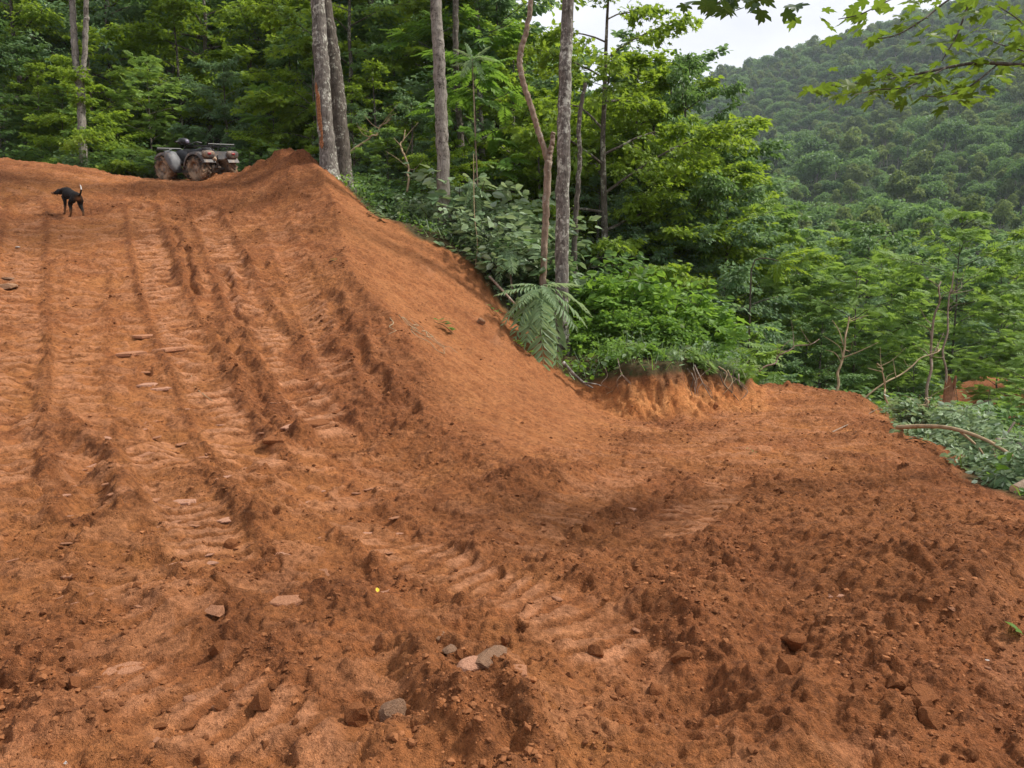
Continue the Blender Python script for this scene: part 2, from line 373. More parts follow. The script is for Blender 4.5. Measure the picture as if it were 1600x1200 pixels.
CHURNED = bhit([(640,600),(740,735),(900,770),(1080,730),(1400,735),(1600,800),(1700,1200),(960,1230),(860,1010),(900,900),(700,790),(560,700)])
PACKED = bhit([(-60,400),(250,380),(330,640),(300,760),(220,900),(-60,900)])
PARK = np.array([*bhit([(312,284)])[0] + np.array([.484, .875]) * .42 + np.array([-.875, .484]) * .62, 0.0]); PARK[2] = march(312, 284, base)[2] + .08
def ground(x, y, full=False):
    """finished surface height (and soil masks) at world points"""
    x = np.asarray(x, float); y = np.asarray(y, float)
    z = base(x, y)
    wx = x + 0.10 * perlin(x * 2.3, y * 2.3, 501); wy = y + 0.10 * perlin(x * 2.3, y * 2.3, 502)
    near = (np.hypot(x, y) < 36)
    dirt = in_poly(x + .35 * perlin(x * .9, y * .9, 61), y + .35 * perlin(x * .9, y * .9, 62), DIRT, 0.22)
    dirt = np.maximum(dirt, 1 - sstep(2.0, 2.6, np.hypot(x - 15.6, y - 25.3) + .8 * perlin(x * .7, y * .7, 63)))
    face = in_poly(wx, wy, FACE, 0.5)
    # cut bank
    jag = .30 * perlin(x * 1.1, y * 1.1, 71) + .14 * perlin(x * 3.3, y * 3.3, 72) + .05 * perlin(x * 9, y * 9, 73)
    bd, bs, bside = seg_dist(x, y, BANKL, 6.0)
    L = np.hypot(*np.diff(BANKL, axis=0).T).sum()
    sd = np.where(bd < 900, bd * np.where(bside > 0, 1, -1), -9.0) + jag
    hb = 0.84 * sstep(0.75, 2.3, x) * (1 - 0.35 * sstep(3.3, 4.4, x)) * (1 - sstep(14.9, 17.2, y))
    step = hb * (0.35 * sstep(-.55, .0, sd) + 0.65 * sstep(-.06, .36, sd)) * (1 - .35 * sstep(1.2, 4.5, sd)) * (1 - sstep(3.0, 5.7, bd))
    bank = np.clip(hb * 1.3, 0, 1) * sstep(-.55, -.25, sd) * (1 - sstep(.10, .24, sd))
    z = z + step
    forest = 1 - dirt
    forest = np.maximum(forest, sstep(.12, .3, sd) * np.clip(hb * 2, 0, 1))
    forest = np.clip(forest * (1 - bank), 0, 1)
    d_ = 1 - forest
    # long swells, crest lip
    loose = np.clip(0.45 + 0.9 * fbm(x * .55, y * .55, 11, 3), 0, 1)
    z = z + d_ * (.07 * fbm(x * .35, y * .35, 3, 3) * (1 - .6 * face))
    cd, cs, cside = seg_dist(x, y, CREST, 1.4)
    z = z + (.24 * np.clip(1 - cd / 1.0, 0, 1) + .05 * np.exp(-(cd / .15) ** 2) * (1 + perlin(x * 2.3, y * 2.3, 81))) * sstep(0.0, 1.5, cs) * (1 - sstep(8.5, 11.5, cs))
    md = np.hypot(x - MOUND[0], y - MOUND[1]); z = z + .13 * np.exp(-(md / .75) ** 4) * (1 + .6 * perlin(x * 2.6, y * 2.6, 82))
    loose = np.maximum(loose * (1 - .6 * in_poly(wx, wy, PACKED, .6)), .85 * in_poly(wx, wy, CHURNED, .5))
    loose = np.maximum(loose, np.exp(-(cd / .6) ** 2))
    pk = np.exp(-(np.hypot(x - PARK[0], y - PARK[1]) / 1.5) ** 6); z = z * (1 - pk) + pk * (PARK[2] - .03 * (x - PARK[0]) + .17 * (y - PARK[1]))
    # berms, bowls, ruts
    for Ln, hw, h in BERMS:
        d, s, _ = seg_dist(wx, wy, Ln, hw * 3); k = np.exp(-(d / hw) ** 2)
        z = z + .8 * h * k * (.9 + .4 * perlin(x * 3.1, y * 3.1, 91)); loose = np.maximum(loose, k)
    for c, r, h in BOWLS: z = z - h * np.exp(-((x - c[0]) ** 2 + (y - c[1]) ** 2) / r ** 2)
    # tracks
    comp = np.zeros_like(z); pad_ = np.zeros_like(z)
    for i, (Ln, hw, per, dep, st) in enumerate(TRACKS):
        dA, sA, cA = seg_dist(wx * .18 + x * .82, wy * .18 + y * .82, Ln, hw + .5)
        J = np.nonzero(dA.ravel() < hw + .5)[0]
        if not len(J): continue
        d, s, sdv = dA[J], sA[J], cA[J]; X, Y = x[J], y[J]
        ins = 1 - sstep(hw - .07, hw + .03, d)
        ok = sstep(-.34, .1, perlin(X * .8, Y * .8, 200 + i) + .6 * perlin(X * 2.4, Y * 2.4, 230 + i) + .25 * (st - .6)) * st * ins
        ph = (s + .16 * d * sdv + .035 * perlin(X * 4, Y * 4, 260 + i)) / per; fr = ph - np.floor(ph)
        padh = sstep(.0, .10, fr) * (1 - sstep(.66, .90, fr)) - .25 * fr
        brk = sstep(-.4, .1, perlin(X * 3.1, Y * 3.1, 290 + i))
        ridge = np.exp(-((d - hw - .07) / .07) ** 2) * st
        z[J] += -dep * ins * st + ok * brk * (.036 + .018 * (i < 4)) * padh * (per / .17) + ridge * .030 * (.8 + 1.2 * perlin(X * 4.5, Y * 4.5, 320 + i))
        comp[J] = np.maximum(comp[J], ok); pad_[J] = np.maximum(pad_[J], ok * brk * sstep(.05, .2, fr) * (1 - sstep(.55, .75, fr)))
        gro = ok * (1 - sstep(.05, .16, fr) * (1 - sstep(.60, .78, fr)))  # groove darkening put into the loose-soil colour for stripe contrast
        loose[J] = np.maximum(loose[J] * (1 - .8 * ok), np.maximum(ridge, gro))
    for Ln, hw, h in RUTS:
        d, s, _ = seg_dist(wx, wy, Ln, hw * 3 + .3); z = z - h * np.exp(-(d / hw) ** 4) * (.8 + .6 * perlin(x * 2.6, y * 2.6, 95))
        k = np.exp(-((d - hw * 1.7) / .09) ** 2); z = z + .05 * k; loose = np.maximum(loose, k)
    if not full: 
        return z
    # fall-line streaks down the spoil face
    fx_, fy_ = .855, -.518
    al = x * fx_ + y * fy_; ac = -x * fy_ + y * fx_
    ac = ac + .12 * perlin(al * .8, ac * .8, 401)
    st = .55 * perlin(al * .45, ac * 3.2, 402) + .45 * perlin(al * .8, ac * 8.0, 403) + .3 * perlin(al * 1.6, ac * 17, 404)
    z = z + face * d_ * .050 * st
    loose = loose * (1 - .72 * face)
    # raw bank: vertical gouges, roots line
    z = z + bank * (.05 * perlin(x * 3.5, y * 3, 407) + .05 * perlin(x * 7, y * 14, 405) + .05 * perlin(x * 16, y * 30, 406))
    # soil grain
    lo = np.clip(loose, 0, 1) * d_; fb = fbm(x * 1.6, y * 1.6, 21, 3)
    cm = 1 - .85 * comp
    z = z + d_ * cm * (1 - .6 * face) * (.030 * fb * (.4 + lo) + .013 * fbm(x * 6.1, y * 6.1, 31, 3) * (.45 + lo))
    z = z + d_ * .0045 * fbm(x * 24, y * 24, 41, 3) * (.5 + .8 * lo)
    gate = sstep(-.15, .45, fbm(x * .9, y * .9, 51, 2) + .55 * lo - .15)
    q = cm * d_ * (1 - .75 * face)
    cl = .26 * clods(x / .26, y / .26, 601, .22) * gate * .5 + .13 * clods(x / .13, y / .13, 611, .45) * (.25 + .75 * gate) * .62 + .058 * clods(x / .058, y / .058, 621, .6) * .95
    cl = cl + .028 * clods(x / .028, y / .028, 631, .6) * (np.hypot(x, y) < 9) * .9
    z = z + q * (.42 + .58 * lo) * cl
    # cracked, lifted crust plates
    pl = perlin(x * 2.7 + .6 * perlin(x * 5, y * 5, 701), y * 4.2, 702); edge = sstep(.16, .21, pl) 
    pl2 = perlin(x * 5.5 + .5 * perlin(x * 9, y * 9, 703), y * 8.5, 704); edge2 = sstep(.20, .25, pl2)
    z = z + d_ * (1 - face) * (.030 * edge * (1 - .5 * lo) + .016 * edge2) * (1 - .6 * comp)
    # small hollows between lumps
    z = z - d_ * (1 - .8 * face) * (1 - .7 * comp) * (.16 * .7 * clods(x / .16, y / .16, 641, .16, .16, .42) * (.35 + .65 * gate) + .08 * .9 * clods(x / .08, y / .08, 651, .20, .2, .5) * (.3 + .7 * lo))
    # forest floor
    z = z + forest * (.05 * fbm(x * 1.3, y * 1.3, 801, 3))
    pad_ = np.maximum(pad_, .55 * edge * (1 - lo) * d_ * (1 - face))
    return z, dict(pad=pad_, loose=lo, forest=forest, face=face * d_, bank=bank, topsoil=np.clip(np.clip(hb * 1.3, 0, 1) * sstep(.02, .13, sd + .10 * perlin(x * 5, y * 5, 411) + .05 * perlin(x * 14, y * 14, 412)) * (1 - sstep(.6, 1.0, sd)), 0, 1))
MOUND = bhit([(468, 262)])[0]
def gz(x, y): return float(ground(np.array([x]), np.array([y]))[0])
def hit(px, py):
    q = march(px, py, base)
    r = ray(px, py); d = np.linspace(max(1.0, np.linalg.norm(q - CAM) / np.linalg.norm(r) - 2.5), np.linalg.norm(q - CAM) / np.linalg.norm(r) + 3.5, 300)
    Q = CAM + d[:, None] * r; b = Q[:, 2] < ground(Q[:, 0], Q[:, 1]); k = int(np.argmax(b)) if b.any() else len(d) - 1
    return Q[k]
def at(px, d):
    """ground point on a bearing, d metres ahead"""
    q = P(px, 600, d); x, y = q[0], d * _cp
    return np.array([x, y, gz(x, y)])

# ------------------------------------------------------------------ soil material
soil_m, nt, b = new_mat('red_soil', 0.95, 0.15)
wp = worldpos(nt)
n_big = noise(nt, 0.55, 4, 0.6, wp); n_mid = noise(nt, 3.2, 5, 0.62, wp); n_fine = noise(nt, 26.0, 5, 0.7, wp); n_grit = noise(nt, 130.0, 3, 0.7, wp)
c = ramp(nt, n_mid, [(.25, (.210, .070, .025)), (.5, (.320, .119, .043)), (.75, (.415, .171, .065))])
c = mixc(nt, ramp(nt, n_big, [(.38, (0, 0, 0)), (.66, (1, 1, 1))]), c, mixc(nt, .5, c, (.400, .172, .052)))
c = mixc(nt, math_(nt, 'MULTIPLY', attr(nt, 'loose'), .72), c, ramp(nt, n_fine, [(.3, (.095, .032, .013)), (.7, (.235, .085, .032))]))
c = mixc(nt, math_(nt, 'MULTIPLY', attr(nt, 'pad'), .95), c, ramp(nt, n_fine, [(.3, (.34, .145, .066)), (.7, (.47, .225, .120))]))
c = mixc(nt, math_(nt, 'MULTIPLY', attr(nt, 'face'), .75), c, ramp(nt, n_mid, [(.3, (.265, .097, .036)), (.7, (.375, .158, .064))]))
c = mixc(nt, math_(nt, 'MULTIPLY', attr(nt, 'bank'), .9), c, ramp(nt, n_mid, [(.3, (.35, .120, .036)), (.5, (.48, .195, .066)), (.75, (.53, .25, .095))]))
c = mixc(nt, .9, c, ramp(nt, n_fine, [(.30, (.50, .48, .46)), (.5, (1, 1, 1)), (.72, (1.35, 1.32, 1.28))]), 'MULTIPLY')
c = mixc(nt, .75, c, ramp(nt, noise(nt, 8.5, 5, .75, wp), [(.32, (.58, .55, .52)), (.5, (1, 1, 1)), (.70, (1.28, 1.26, 1.22))]), 'MULTIPLY')
c = mixc(nt, .7, c, ramp(nt, n_grit, [(.28, (.6, .58, .55)), (.5, (1, 1, 1)), (.74, (1.35, 1.32, 1.28))]), 'MULTIPLY')
c = mixc(nt, math_(nt, 'MULTIPLY', attr(nt, 'topsoil'), .7), c, ramp(nt, n_fine, [(.3, (.065, .032, .016)), (.7, (.170, .080, .036))]))
damp = math_(nt, 'MULTIPLY_ADD', noise(nt, .75, 5, .62, wp, .6), 5.0, -2.6, clamp=True)
c = mixc(nt, math_(nt, 'MULTIPLY', damp, .50), c, mixc(nt, 1.0, c, (.60, .56, .54), 'MULTIPLY'))
dry = math_(nt, 'MULTIPLY_ADD', noise(nt, 1.5, 6, .68, wp, .8), 6.0, -3.5, clamp=True)
c = mixc(nt, math_(nt, 'MULTIPLY', dry, math_(nt, 'MULTIPLY_ADD', attr(nt, 'loose'), -.35, .50)), c, ramp(nt, n_fine, [(.3, (.33, .150, .075)), (.7, (.45, .225, .122))]))
lit = ramp(nt, noise(nt, 9.0, 5, .7, wp), [(.3, (.035, .028, .014)), (.5, (.085, .06, .026)), (.62, (.03, .05, .014)), (.75, (.06, .085, .025))])
c = mixc(nt, math_(nt, 'MULTIPLY_ADD', math_(nt, 'ADD', attr(nt, 'forest'), math_(nt, 'MULTIPLY_ADD', n_fine, .5, -.25)), 2.2, -.6, clamp=True), c, lit)
nt.links.new(c, b.inputs['Base Color'])
hgt = math_(nt, 'ADD', math_(nt, 'MULTIPLY', n_fine, 1.0), math_(nt, 'MULTIPLY', n_grit, .45))
bump(nt, b, hgt, 1.0, .035)

# ------------------------------------------------------------------ ground sheet: fine where one stands, coarser away from it
th_f = np.linspace(-R(41), R(41), 800); th_c = np.linspace(R(41), R(319), 74)[1:-1]
TH = np.concatenate([th_f, th_c]); OY = -1.5
RR = np.concatenate([np.linspace(.4, 3.9, 22), np.geomspace(3.95, 24, 760), np.geomspace(24.3, 62, 60)])
rr, tt = np.meshgrid(RR, TH, indexing='ij'); gx = rr * np.sin(tt); gy = rr * np.cos(tt) + OY
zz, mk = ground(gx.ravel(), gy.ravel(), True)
V = np.stack([gx.ravel(), gy.ravel(), zz], -1); V = np.vstack([V, [[0, OY, gz(0, OY)]]])
nr, ntc = rr.shape; i = np.arange(nr - 1)[:, None] * ntc; j = np.arange(ntc)[None, :]; j2 = (j + 1) % ntc
Q = np.stack([i + j, i + ntc + j, i + ntc + j2, i + j2], -1).reshape(-1, 4)[:, ::-1]
jj = np.arange(ntc); T3 = np.stack([np.full(ntc, nr * ntc), (jj + 1) % ntc, jj], -1)
V_GROUND_MIN = V[:, 2].min()
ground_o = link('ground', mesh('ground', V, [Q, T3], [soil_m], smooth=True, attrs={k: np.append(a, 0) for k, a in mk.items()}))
tag(ground_o, 'red clay ground with a bulldozed slope, lower road and cut bank', kind='structure')

# hills beyond
hill_m, nt, b = new_mat('hill_floor', 0.95, 0.1)
wp = worldpos(nt)
c = ramp(nt, noise(nt, .35, 6, .7, wp), [(.3, (.012, .020, .007)), (.5, (.025, .042, .012)), (.7, (.045, .07, .02))])
nt.links.new(c, b.inputs['Base Color']); bump(nt, b, noise(nt, .8, 5, .7, wp), 1.0, .6)
RH = np.concatenate([[59.5], np.geomspace(61, 1050, 80)]); TH2 = np.linspace(0, 2 * math.pi, 200, endpoint=False)
rr, tt = np.meshgrid(RH, TH2, indexing='ij'); gx = rr * np.sin(tt); gy = rr * np.cos(tt) + OY
zh = base_exact(gx, gy); zh = zh - .35 * (rr < 60) + np.where(rr > 70, 2.5 * fbm(gx * .02, gy * .02, 901, 4) * np.clip((rr - 70) / 60, 0, 1), 0)
def hill_z(x, y):
    x = np.asarray(x, float); y = np.asarray(y, float); r = np.hypot(x, y - OY)
    return base_exact(x, y) + np.where(r > 70, 2.5 * fbm(x * .02, y * .02, 901, 4) * np.clip((r - 70) / 60, 0, 1), 0)
nr, ntc = rr.shape; i = np.arange(nr - 1)[:, None] * ntc; j = np.arange(ntc)[None, :]; j2 = (j + 1) % ntc
Q = np.stack([i + j, i + ntc + j, i + ntc + j2, i + j2], -1).reshape(-1, 4)[:, ::-1]
hills_o = link('hills', mesh('hills', np.stack([gx.ravel(), gy.ravel(), zh.ravel()], -1), Q, [hill_m], smooth=True))
tag(hills_o, 'wooded mountainside across the valley', kind='structure')
# ------------------------------------------------------------------ plant materials
def leaf_mat(name, dark, light, trans=.38, under=None, rough=.55, each=.5, patch=0.0):
    m, nt, b = new_mat(name, rough, .25)
    rndn = N(nt, 'ShaderNodeObjectInfo').outputs['Random']
    f = math_(nt, 'ADD', attr(nt, 'tint'), math_(nt, 'MULTIPLY_ADD', rndn, each, -each / 2), clamp=True)
    c = mixc(nt, f, dark, light)
    c = mixc(nt, math_(nt, 'MULTIPLY_ADD', noise(nt, .9, 3, .6, worldpos(nt)), 1.6, -.45, clamp=True), mixc(nt, .3, c, dark), c)
    if patch: c = mixc(nt, math_(nt, 'MULTIPLY_ADD', noise(nt, .022, 3, .6, worldpos(nt)), 4.0, -1.6, clamp=True), mixc(nt, patch, c, (dark[0] * 1.0, dark[1] * .9, dark[2] * 1.3)), c)
    cu = c if under is None else mixc(nt, N(nt, 'ShaderNodeNewGeometry').outputs['Backfacing'], c, under)
    nt.links.new(cu, b.inputs['Base Color'])
    t = N(nt, 'ShaderNodeBsdfTranslucent'); nt.links.new(mixc(nt, .5, c, (light[0] * 1.35, light[1] * 1.3, light[2] * .8)), t.inputs['Color'])
    ms = N(nt, 'ShaderNodeMixShader'); ms.inputs[0].default_value = trans
    nt.links.new(b.outputs[0], ms.inputs[1]); nt.links.new(t.outputs[0], ms.inputs[2])
    nt.links.new(ms.outputs[0], nt.nodes['Material Output'].inputs['Surface'])
    return m
L_MAPLE = leaf_mat('maple_leaf', (.140, .230, .024), (.285, .395, .044), .52)
L_DARK = leaf_mat('dark_leaf', (.078, .155, .044), (.180, .300, .088), .42, rough=.5)
L_BLUE = leaf_mat('bluish_leaf', (.105, .200, .080), (.225, .345, .160), .42, (.22, .31, .20))
L_FEATH = leaf_mat('feathery_leaf', (.120, .225, .040), (.255, .380, .078), .48)
L_BRIGHT = leaf_mat('bright_leaf', (.095, .200, .028), (.230, .385, .056), .46)
L_PALE = leaf_mat('wilted_leaf', (.105, .185, .075), (.275, .365, .195), .34, (.33, .41, .29))
L_FROND = leaf_mat('frond_leaflet', (.145, .250, .110), (.320, .420, .240), .38, (.36, .43, .31))
L_BOUGH = leaf_mat('bough_leaf', (.070, .130, .018), (.165, .250, .034), .5)
L_BOUGH_SHADE = leaf_mat('painted_shade_bough_leaf', (.022, .050, .012), (.050, .095, .022), .25)  # backlit shade of the two top-edge boughs put into the leaf colour
L_FAR = leaf_mat('far_foliage', (.062, .140, .042), (.205, .335, .098), .38, each=1.0, patch=.6)
L_FAR2 = leaf_mat('far_foliage_olive', (.095, .150, .044), (.260, .335, .098), .38, each=1.0, patch=.5)

def bark_mat(name, dark, light, lichen=None, amt=.5, ring=9.0):
    m, nt, b = new_mat(name, .92, .15)
    v = objco(nt, (1, 1, .28)); n1 = noise(nt, 22, 5, .7, v); n2 = noise(nt, 3.2, 4, .65, objco(nt, (1, 1, .55)))
    c = ramp(nt, n1, [(.32, dark), (.68, light)])
    if lichen:
        f = math_(nt, 'MULTIPLY_ADD', math_(nt, 'ADD', math_(nt, 'MULTIPLY', n2, .6), math_(nt, 'MULTIPLY', noise(nt, 13, 4, .65, objco(nt)), .75)), 9.0, -7.3 + amt * 2.2, clamp=True)
        c = mixc(nt, f, c, lichen)
    rn = noise(nt, ring, 2, .5, objco(nt, (.25, .25, 1.0)))
    c = mixc(nt, .5, c, ramp(nt, rn, [(.35, (.55, .53, .5)), (.55, (1, 1, 1))]), 'MULTIPLY')
    nt.links.new(c, b.inputs['Base Color']); bump(nt, b, n1, .8, .02)
    return m
B_GREY = bark_mat('grey_bark', (.048, .039, .032), (.235, .205, .178), (.47, .46, .39), .50)
B_DARK = bark_mat('brown_bark', (.040, .032, .025), (.165, .138, .112), (.38, .37, .30), .42)
B_PALE = bark_mat('pale_bark', (.13, .110, .090), (.36, .325, .28), (.070, .058, .048), .50)
B_SNAG = bark_mat('bare_wood', (.17, .115, .080), (.33, .245, .180), (.40, .35, .29), .35)
B_TWIG = simple_mat('twig_bark', (.085, .068, .050), .9, .1)
B_STRAW = simple_mat('dry_stem', (.34, .25, .15), .9, .1)

# ------------------------------------------------------------------ leaf shapes (x across, y along, z up)
def sym(half, tipy=None):
    r = [p for p in half]; l = [(-x, y, z) for x, y, z in half[::-1] if x > 1e-6]; return np.array(r + l, float)
RHOMB = (np.array([(0, 0, 0), (.32, .42, .06), (0, 1, -.08), (-.32, .42, .06)], float), np.array([(0, 1, 2), (0, 2, 3)]))
OVAL = (np.array([(0, 0, 0), (.27, .25, .05), (.27, .62, .03), (0, 1, -.12), (-.27, .62, .03), (-.27, .25, .05)], float), np.array([(0, 1, 2, 3), (0, 3, 4, 5)]))
_m = sym([(0, .02, 0), (.20, -.06, .0), (.36, .05, .02), (.27, .17, .03), (.50, .30, .03), (.60, .52, -.01), (.38, .50, .03), (.22, .45, .03), (.28, .62, .02), (.24, .76, 0), (.10, .74, .02), (0, 1.0, -.05)])
MAPLE = (np.vstack([_m, [(0, .30, -.02)]]), np.array([(i, (i + 1) % len(_m), len(_m)) for i in range(len(_m))]))
_m3 = sym([(0, 0, 0), (.42, .12, .03), (.22, .32, .02), (.46, .62, -.02), (.14, .60, .02), (0, 1, -.06)])
MAPLE3 = (np.vstack([_m3, [(0, .34, -.02)]]), np.array([(i, (i + 1) % len(_m3), len(_m3)) for i in range(len(_m3))]))
def frond_tmpl(pairs, wid=.30, leaf=RHOMB, droop=.28, lw=1.0, rachis=True, spread=68, twist=.2, seed=0):
    """compound leaf of unit length: a bent stalk with paired leaflets"""
    rg = np.random.default_rng(seed); V = []; F = []; n = 0
    lv, lf = leaf
    for k in range(pairs + 1):
        t = .14 + .86 * k / pairs; z = -droop * t * t; ln = wid * (math.sin(math.pi * min(.98, .14 + .80 * t)) * .75 + .28)
        for sgn in ((-1, 1) if k < pairs else (0,)):
            a = R(spread - 30 * t) * sgn + rg.uniform(-.1, .1); dx, dy = math.sin(a), math.cos(a); dz = -.30 + rg.uniform(-twist, twist)
            dvec = np.array([dx, dy, dz]); dvec /= np.linalg.norm(dvec); nn = np.array([-.35 * sgn, .15, 1.0]); xx = np.cross(dvec, nn); xx /= np.linalg.norm(xx); nn = np.cross(xx, dvec)
            w = ln * lw
            V.append(np.array([0, t, z]) + lv[:, :1] * xx * w + lv[:, 1:2] * dvec * ln + lv[:, 2:] * nn * ln); F.append(lf + n); n += len(lv)
    F = [np.concatenate(F)]
    if rachis:
        p = [(0, t, -droop * t * t) for t in (0, .35, .7, 1)]; tv, tf = tube(p, [.012, .009, .006, .002], 3, cap=False)
        V.append(tv); F += [q + n for q in tf]
    return np.concatenate(V), F
def place(tm, pos, d, nor, size):
    """many copies of a leaf shape: positions, directions, normals, sizes"""
    tv, tf = tm; tf = tf if isinstance(tf, list) else [tf]
    d = d / (np.linalg.norm(d, axis=1)[:, None] + 1e-9); x = np.cross(d, nor); x /= np.linalg.norm(x, axis=1)[:, None] + 1e-9; n = np.cross(x, d)
    V = pos[:, None, :] + size[:, None, None] * (tv[None, :, :1] * x[:, None] + tv[None, :, 1:2] * d[:, None] + tv[None, :, 2:] * n[:, None])
    k = len(tv); off = np.arange(len(pos))[:, None, None] * k
    return V.reshape(-1, 3), [(f[None] + off).reshape(-1, f.shape[1]) for f in tf], k
def unit(v): return v / (np.linalg.norm(v, axis=-1, keepdims=True) + 1e-9)

# ------------------------------------------------------------------ trees
def skeleton(rg, H, r0, base, nb, spread, elev, prof, wob=.10, lean=(0, 0), subs=7, subl=.42, flat=.25, trunk_top=1.0):
    """trunk, limbs and side shoots; returns tubes and the shoots that carry leaves"""
    n = 12; t = np.linspace(0, 1, n); w = np.cumsum(rg.normal(0, wob, (n, 2)) * (H / n) ** .5 * .35, axis=0); w[:2] *= .3
    tr = np.stack([w[:, 0] + lean[0] * t * H, w[:, 1] + lean[1] * t * H, t * H * trunk_top - .35 * (t == 0)], -1)
    rad = r0 * (1 - .93 * t) ** .85; rad[0] *= 1.25
    tubes = [(tr, rad, 9)]; shoots = []; az = rg.uniform(0, 6.28)
    for i in range(nb):
        u = base + (1 - base) * (i + rg.uniform(0, .8)) / nb; az += 2.4 + rg.uniform(-.5, .5)
        p0 = np.array([np.interp(u, t, tr[:, k]) for k in range(3)]); L = spread * prof((u - base) / (1 - base)) * rg.uniform(.75, 1.2)
        el = elev(u) + rg.uniform(-.18, .18); m = 6; q = np.linspace(0, 1, m)
        azs = az + rg.uniform(-.4, .4) * q; step = L / (m - 1); els = el - .45 * q + rg.uniform(-.12, .12, m)
        dv = np.stack([np.cos(azs) * np.cos(els), np.sin(azs) * np.cos(els), np.sin(els)], -1) * step; dv[0] = 0
        br = p0 + np.cumsum(dv, axis=0); br_r = max(.012, np.interp(u, t, rad) * .42) * (1 - .85 * q) + .004
        tubes.append((br, br_r, 5))
        ns = max(3, int(subs * (L / spread) + .5))
        for s in range(ns):
            v = .22 + .78 * (s + rg.uniform(0, .6)) / ns; v = min(v, .99); p = np.array([np.interp(v, q, br[:, k]) for k in range(3)])
            sgn = 1 if s % 2 else -1; a2 = azs[-1] + sgn * rg.uniform(.45, 1.15) * (1 - .5 * v); l2 = L * subl * (1.1 - .55 * v) * rg.uniform(.7, 1.2)
            e2 = rg.normal(0, flat) - .08; dd = np.array([math.cos(a2) * math.cos(e2), math.sin(a2) * math.cos(e2), math.sin(e2)])
            e = p + dd * l2 + [0, 0, -.05 * l2]; mid = (p + e) / 2 + [0, 0, .04 * l2]
            tubes.append((np.array([p, mid, e]), np.array([.35, .22, .08]) * br_r[2] + .002, 3)); shoots.append((p, mid, e, l2))
        shoots.append((br[-3], br[-2], br[-1], L * .4))
    for i in range(9):
        a = i * 2.4; q = tr[-1 - i % 2]; e = q + np.array([math.cos(a) * .35, math.sin(a) * .35, rg.uniform(-.15, .35)]) * H * .10; shoots.append((q, (q + e) / 2, e, H * .09))
    return tubes, shoots
def tube_mesh(name, tubes, mat):
    g = Geo()
    for P_, r_, n_ in tubes: g.add(*tube(P_, r_, n_, cap=n_ > 5, wob=.06 if n_ > 6 else 0, seed=len(P_)))
    return g.mesh(name, [mat], smooth=True)
def spray_leaves(rg, shoots, per, size, tm, mat, name, width=.30, jit=.38, droop=.25):
    """leaves lying in flat layered fans along each shoot"""
    P_, D_, N_, Z_, T_ = [], [], [], [], []
    for p, m, e, l in shoots:
        k = max(4, int(per * l)); u = rg.uniform(.08, 1.05, k)[:, None]; ax = unit(e - p); sd = np.cross(ax, [0, 0, 1.0]); sd = sd / (np.linalg.norm(sd) + 1e-6)
        lat = rg.uniform(-1, 1, (k, 1)) * width * l * (1.15 - .6 * u) ; c = (1 - u) ** 2 * p + 2 * u * (1 - u) * m + u * u * e
        P_.append(c + lat * sd + rg.normal(0, .045 + .02 * l, (k, 3)) * [1, 1, .8]); s = np.sign(lat)
        D_.append(ax * rg.uniform(.4, 1.0, (k, 1)) + sd * s * rg.uniform(.2, 1.0, (k, 1)) + [0, 0, -droop] + rg.normal(0, .25, (k, 3)))
        N_.append(np.array([0, 0, 1.0]) + rg.normal(0, jit, (k, 3))); Z_.append(size * rg.uniform(.65, 1.25, k)); T_.append(np.clip(rg.normal(.5, .22) + rg.normal(0, .16, k), 0, 1))
    V, F, k = place(tm, *(np.concatenate(a) for a in (P_, D_, N_, Z_)))
    g = Geo(); g.add(V, F, np.repeat(np.concatenate(T_), k)); return g.mesh(name, [mat])
def frond_leaves(rg, shoots, per, size, tm, mat, name, jit=.3, droop=.15):
    P_, D_, N_, Z_, T_ = [], [], [], [], []
    for p, m, e, l in shoots:
        k = max(2, int(per * l + rg.uniform(0, 1))); u = rg.uniform(.15, 1.0, k)[:, None]; ax = unit(e - p); a = rg.uniform(-1.3, 1.3, k)
        c = (1 - u) ** 2 * p + 2 * u * (1 - u) * m + u * u * e; az = math.atan2(ax[1], ax[0]) + a; el = rg.uniform(-.25, .5, k) - droop
        P_.append(c); D_.append(np.stack([np.cos(az) * np.cos(el), np.sin(az) * np.cos(el), np.sin(el)], -1)); N_.append(np.array([0, 0, 1.0]) + rg.normal(0, jit, (k, 3)))
        Z_.append(size * rg.uniform(.7, 1.2, k)); T_.append(np.clip(rg.normal(.5, .2) + rg.normal(0, .15, k), 0, 1))
    V, F, k = place(tm, *(np.concatenate(a) for a in (P_, D_, N_, Z_)))
    g = Geo(); g.add(V, F, np.repeat(np.concatenate(T_), k)); return g.mesh(name, [mat])
round_p = lambda u: (.55 + .45 * math.sin(math.pi * min(1, u * .9 + .12))) * (1 - .55 * max(0, u - .6) / .4)
full_p = lambda u: .8 + .3 * math.sin(math.pi * u) - .75 * max(0, u - .55)
umb_p = lambda u: .6 + .5 * u - .75 * max(0, u - .75) / .25
F_FEATH = frond_tmpl(6, .34, RHOMB, .25, .85, seed=3)
F_PINN = frond_tmpl(8, .30, RHOMB, .30, .8, seed=4)

